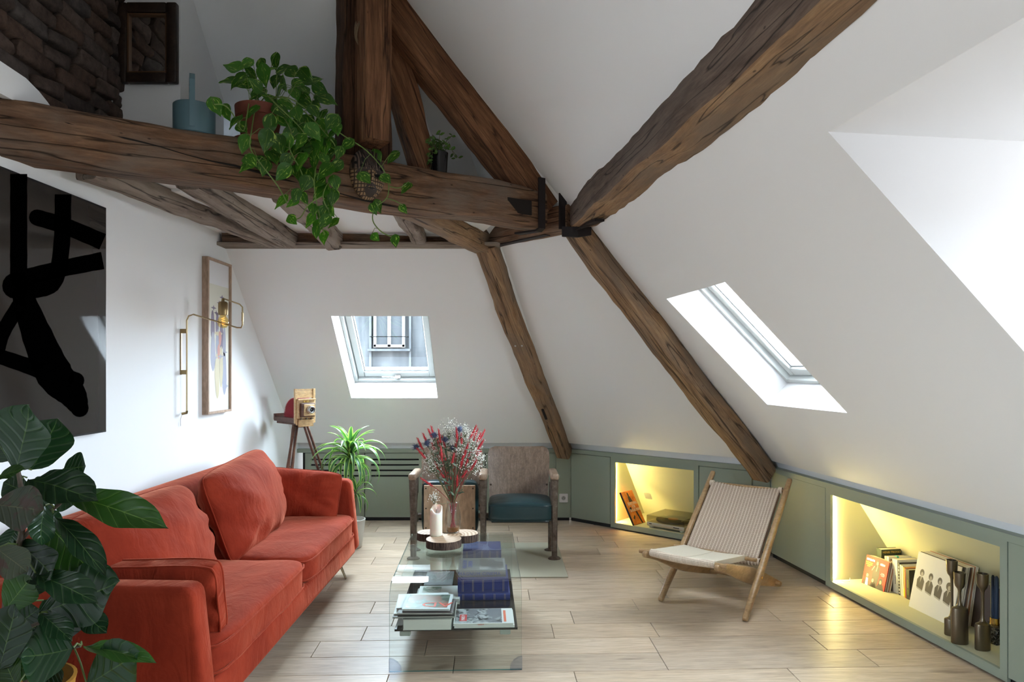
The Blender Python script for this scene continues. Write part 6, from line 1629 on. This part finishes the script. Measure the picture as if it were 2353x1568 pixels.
def rosette(c_, n_, sc, parent):
    for k in range(n_):
        f = k/n_; me = sms[min(4, int(f*5))]
        m_ = Matrix.Translation(Vector(c_)+Vector((0, 0, -.07*f*sc))) @ Matrix.Rotation(k*2.399+rd.uniform(-.2, .2), 4, 'Z') @ Matrix.Rotation(rd.uniform(-.12, .12), 4, 'Y') @ Matrix.Scale(sc*rd.uniform(.85, 1.1), 4)
        link('leaf', me, parent, m_)
rosette((.0, 0, .735), 46, 1.18, DR_)
rosette((.06, -.07, .455), 16, .72, DR_)
g = G(); g.tube([(0, 0, .20), (.01, 0, .45), (0, 0, .74)], [.013, .011, .012], 8); g.build('stem', C(.16, .14, .10, .8), DR_)
g = G(); g.tube([(.03, -.02, .20), (.055, -.05, .34), (.06, -.07, .46)], [.010, .009, .010], 8); g.build('stem', C(.16, .14, .10, .8), DR_)
g = G(); g.lathe([(.085, 0), (.09, .005), (.115, .20), (.118, .22), (.110, .222), (.105, .19), (0, .185)], 28); g.build('planter', C(.55, .54, .50, .5), DR_)

# ================================================================ old plate camera on its tripod
nC = Vector((.72, -.69, 0)).normalized(); xC = Vector((.69, .72, 0)).normalized()    # lens axis, panel width
FC = thing('plate_camera', 'antique wooden plate camera with red bellows on a tripod in the far corner', 'camera', m=frame_mat((-1.585, 5.24, 0), xC, -nC, (0, 0, 1)))
mah = wood('mahogany', (.045, .018, .012), (.10, .042, .028), (.17, .08, .05), .4, (5, 5, 5), bump=.06, rand=0)
lw = wood('light_camera_wood', (.42, .25, .11), (.56, .37, .18), (.66, .47, .26), .4, (5, 5, 5), bump=.06, rand=0)
# local: x panel width (to the right), y away from the viewer along the bed, z up
g = G()
for sx in (-1, 1): g.box((sx*.076, .012, 1.115), (.020, .022, .265), bev=.002)
g.box((0, .012, 1.24), (.14, .006, .012)); g.box((0, .012, 1.205), (.14, .012, .055)); g.box((0, .012, 1.0), (.14, .014, .06)); g.build('front_standard', lw, FC, smooth=False)
g = G(); g.box((0, -.004, 1.095), (.150, .014, .150), bev=.003); g.box((0, -.012, 1.165), (.150, .03, .012), bev=.002); g.build('lens_panel', lw, FC, smooth=False)
g = G(); g.box((.005, -.022, 1.085), (.115, .028, .105), bev=.003); g.build('lens_board_frame', mah, FC, smooth=False)
g = G(); g.box((.010, -.038, 1.085), (.090, .010, .090), bev=.003); g.build('lens_board', lw, FC, smooth=False)
lm = Matrix.Translation((.012, -.043, 1.088)) @ Matrix.Rotation(R(90), 4, 'X')
g = G(); g.lathe([(.030, 0), (.030, .022), (.026, .024), (.024, .040), (.021, .040), (.019, .028), (0, .026)], 24, lm); g.build('lens', M['chrome'], FC)
g = G(); g.lathe([(.018, .0275), (.012, .031), (0, .032)], 20, lm); g.build('lens_glass', mat('lens_glass', (.01, .01, .015), .05), FC)
g = G(); g.lathe([(.006, 0), (.006, .012)], 12, Matrix.Translation((.0, -.012, 1.15)) @ Matrix.Rotation(R(90), 4, 'X')); g.box((0, -.014, 1.15), (.05, .004, .014)); g.build('knob', M['brass'], FC, smooth=False)
for dx in (-.045, .0, .04):
    g = G(); g.lathe([(.007, 0), (.007, .012)], 12, Matrix.Translation((dx, -.012, 1.018)) @ Matrix.Rotation(R(90), 4, 'X')); g.build('knob', scr, FC)
g = G(); g.box((0, -.006, .985), (.125, .012, .055), bev=.002); g.build('drop_board', lw, FC, smooth=False)
g = G(); g.box((0, .19, 1.005), (.15, .34, .035), bev=.003); g.box((0, .19, .978), (.12, .30, .018), bev=.002); g.build('camera_bed', mah, FC, smooth=False)
g = G(); g.box((.0, .35, 1.02), (.155, .02, .05), bev=.002); g.build('rear_standard', mah, FC, smooth=False)
bel = mat('red_bellows', (.30, .028, .040), .55)
g = G(); n_ = 48; V = []; c0_ = Vector((0, .045, 1.025))
for s_ in (-1, 1):
    V.append((s_*.060, c0_.y, c0_.z))
    for k in range(n_+1):
        a = math.pi*.5*k/n_*1.05; r_ = .155 if k % 2 else .143
        V.append((s_*(.066 if k % 2 else .058), c0_.y+r_*math.sin(a)*1.15, c0_.z+r_*math.cos(a)))
o1 = n_+2
F = [(0, k+1, k+2) for k in range(n_)]+[(o1, o1+k+2, o1+k+1) for k in range(n_)]+[(k+1, o1+k+1, o1+k+2, k+2) for k in range(n_)]
g.add(V, F); g.build('bellows', bel, FC, smooth=False)
top3 = [(-.03, .09, .965), (.05, .09, .965), (.01, .18, .965)]; bot3 = [(-.30, -.10, .0), (.26, -.16, .0), (-.02, .32, .0)]
for a, b in zip(top3, bot3):
    A, B_ = Vector(a), Vector(b); d = (B_-A).normalized(); sd = d.cross(Vector((0, 1, 0))).normalized()
    g = G()
    for s_ in (-1, 1): g.tube([A+sd*.012*s_, A.lerp(B_, .55)+sd*.020*s_, B_+sd*.006*s_+Vector((0, 0, .02))], [.010, .010, .007], 6)
    g.tube([A.lerp(B_, .35)-sd*.02, A.lerp(B_, .35)+sd*.02], .005, 6); g.tube([A.lerp(B_, .5), B_+Vector((0, 0, .006))], [.008, .005], 6)
    lg = g.build('leg', mah, FC)
    g = G(); g.tube([A.lerp(B_, .50)-sd*.026, A.lerp(B_, .50)+sd*.026], .007, 8); g.build('leg_clamp', M['chrome'], lg)
g = G(); g.lathe([(.045, .945), (.05, .95), (.05, .968)], 16, Matrix.Translation((.01, .12, 0))); g.build('tripod_head', mah, FC)
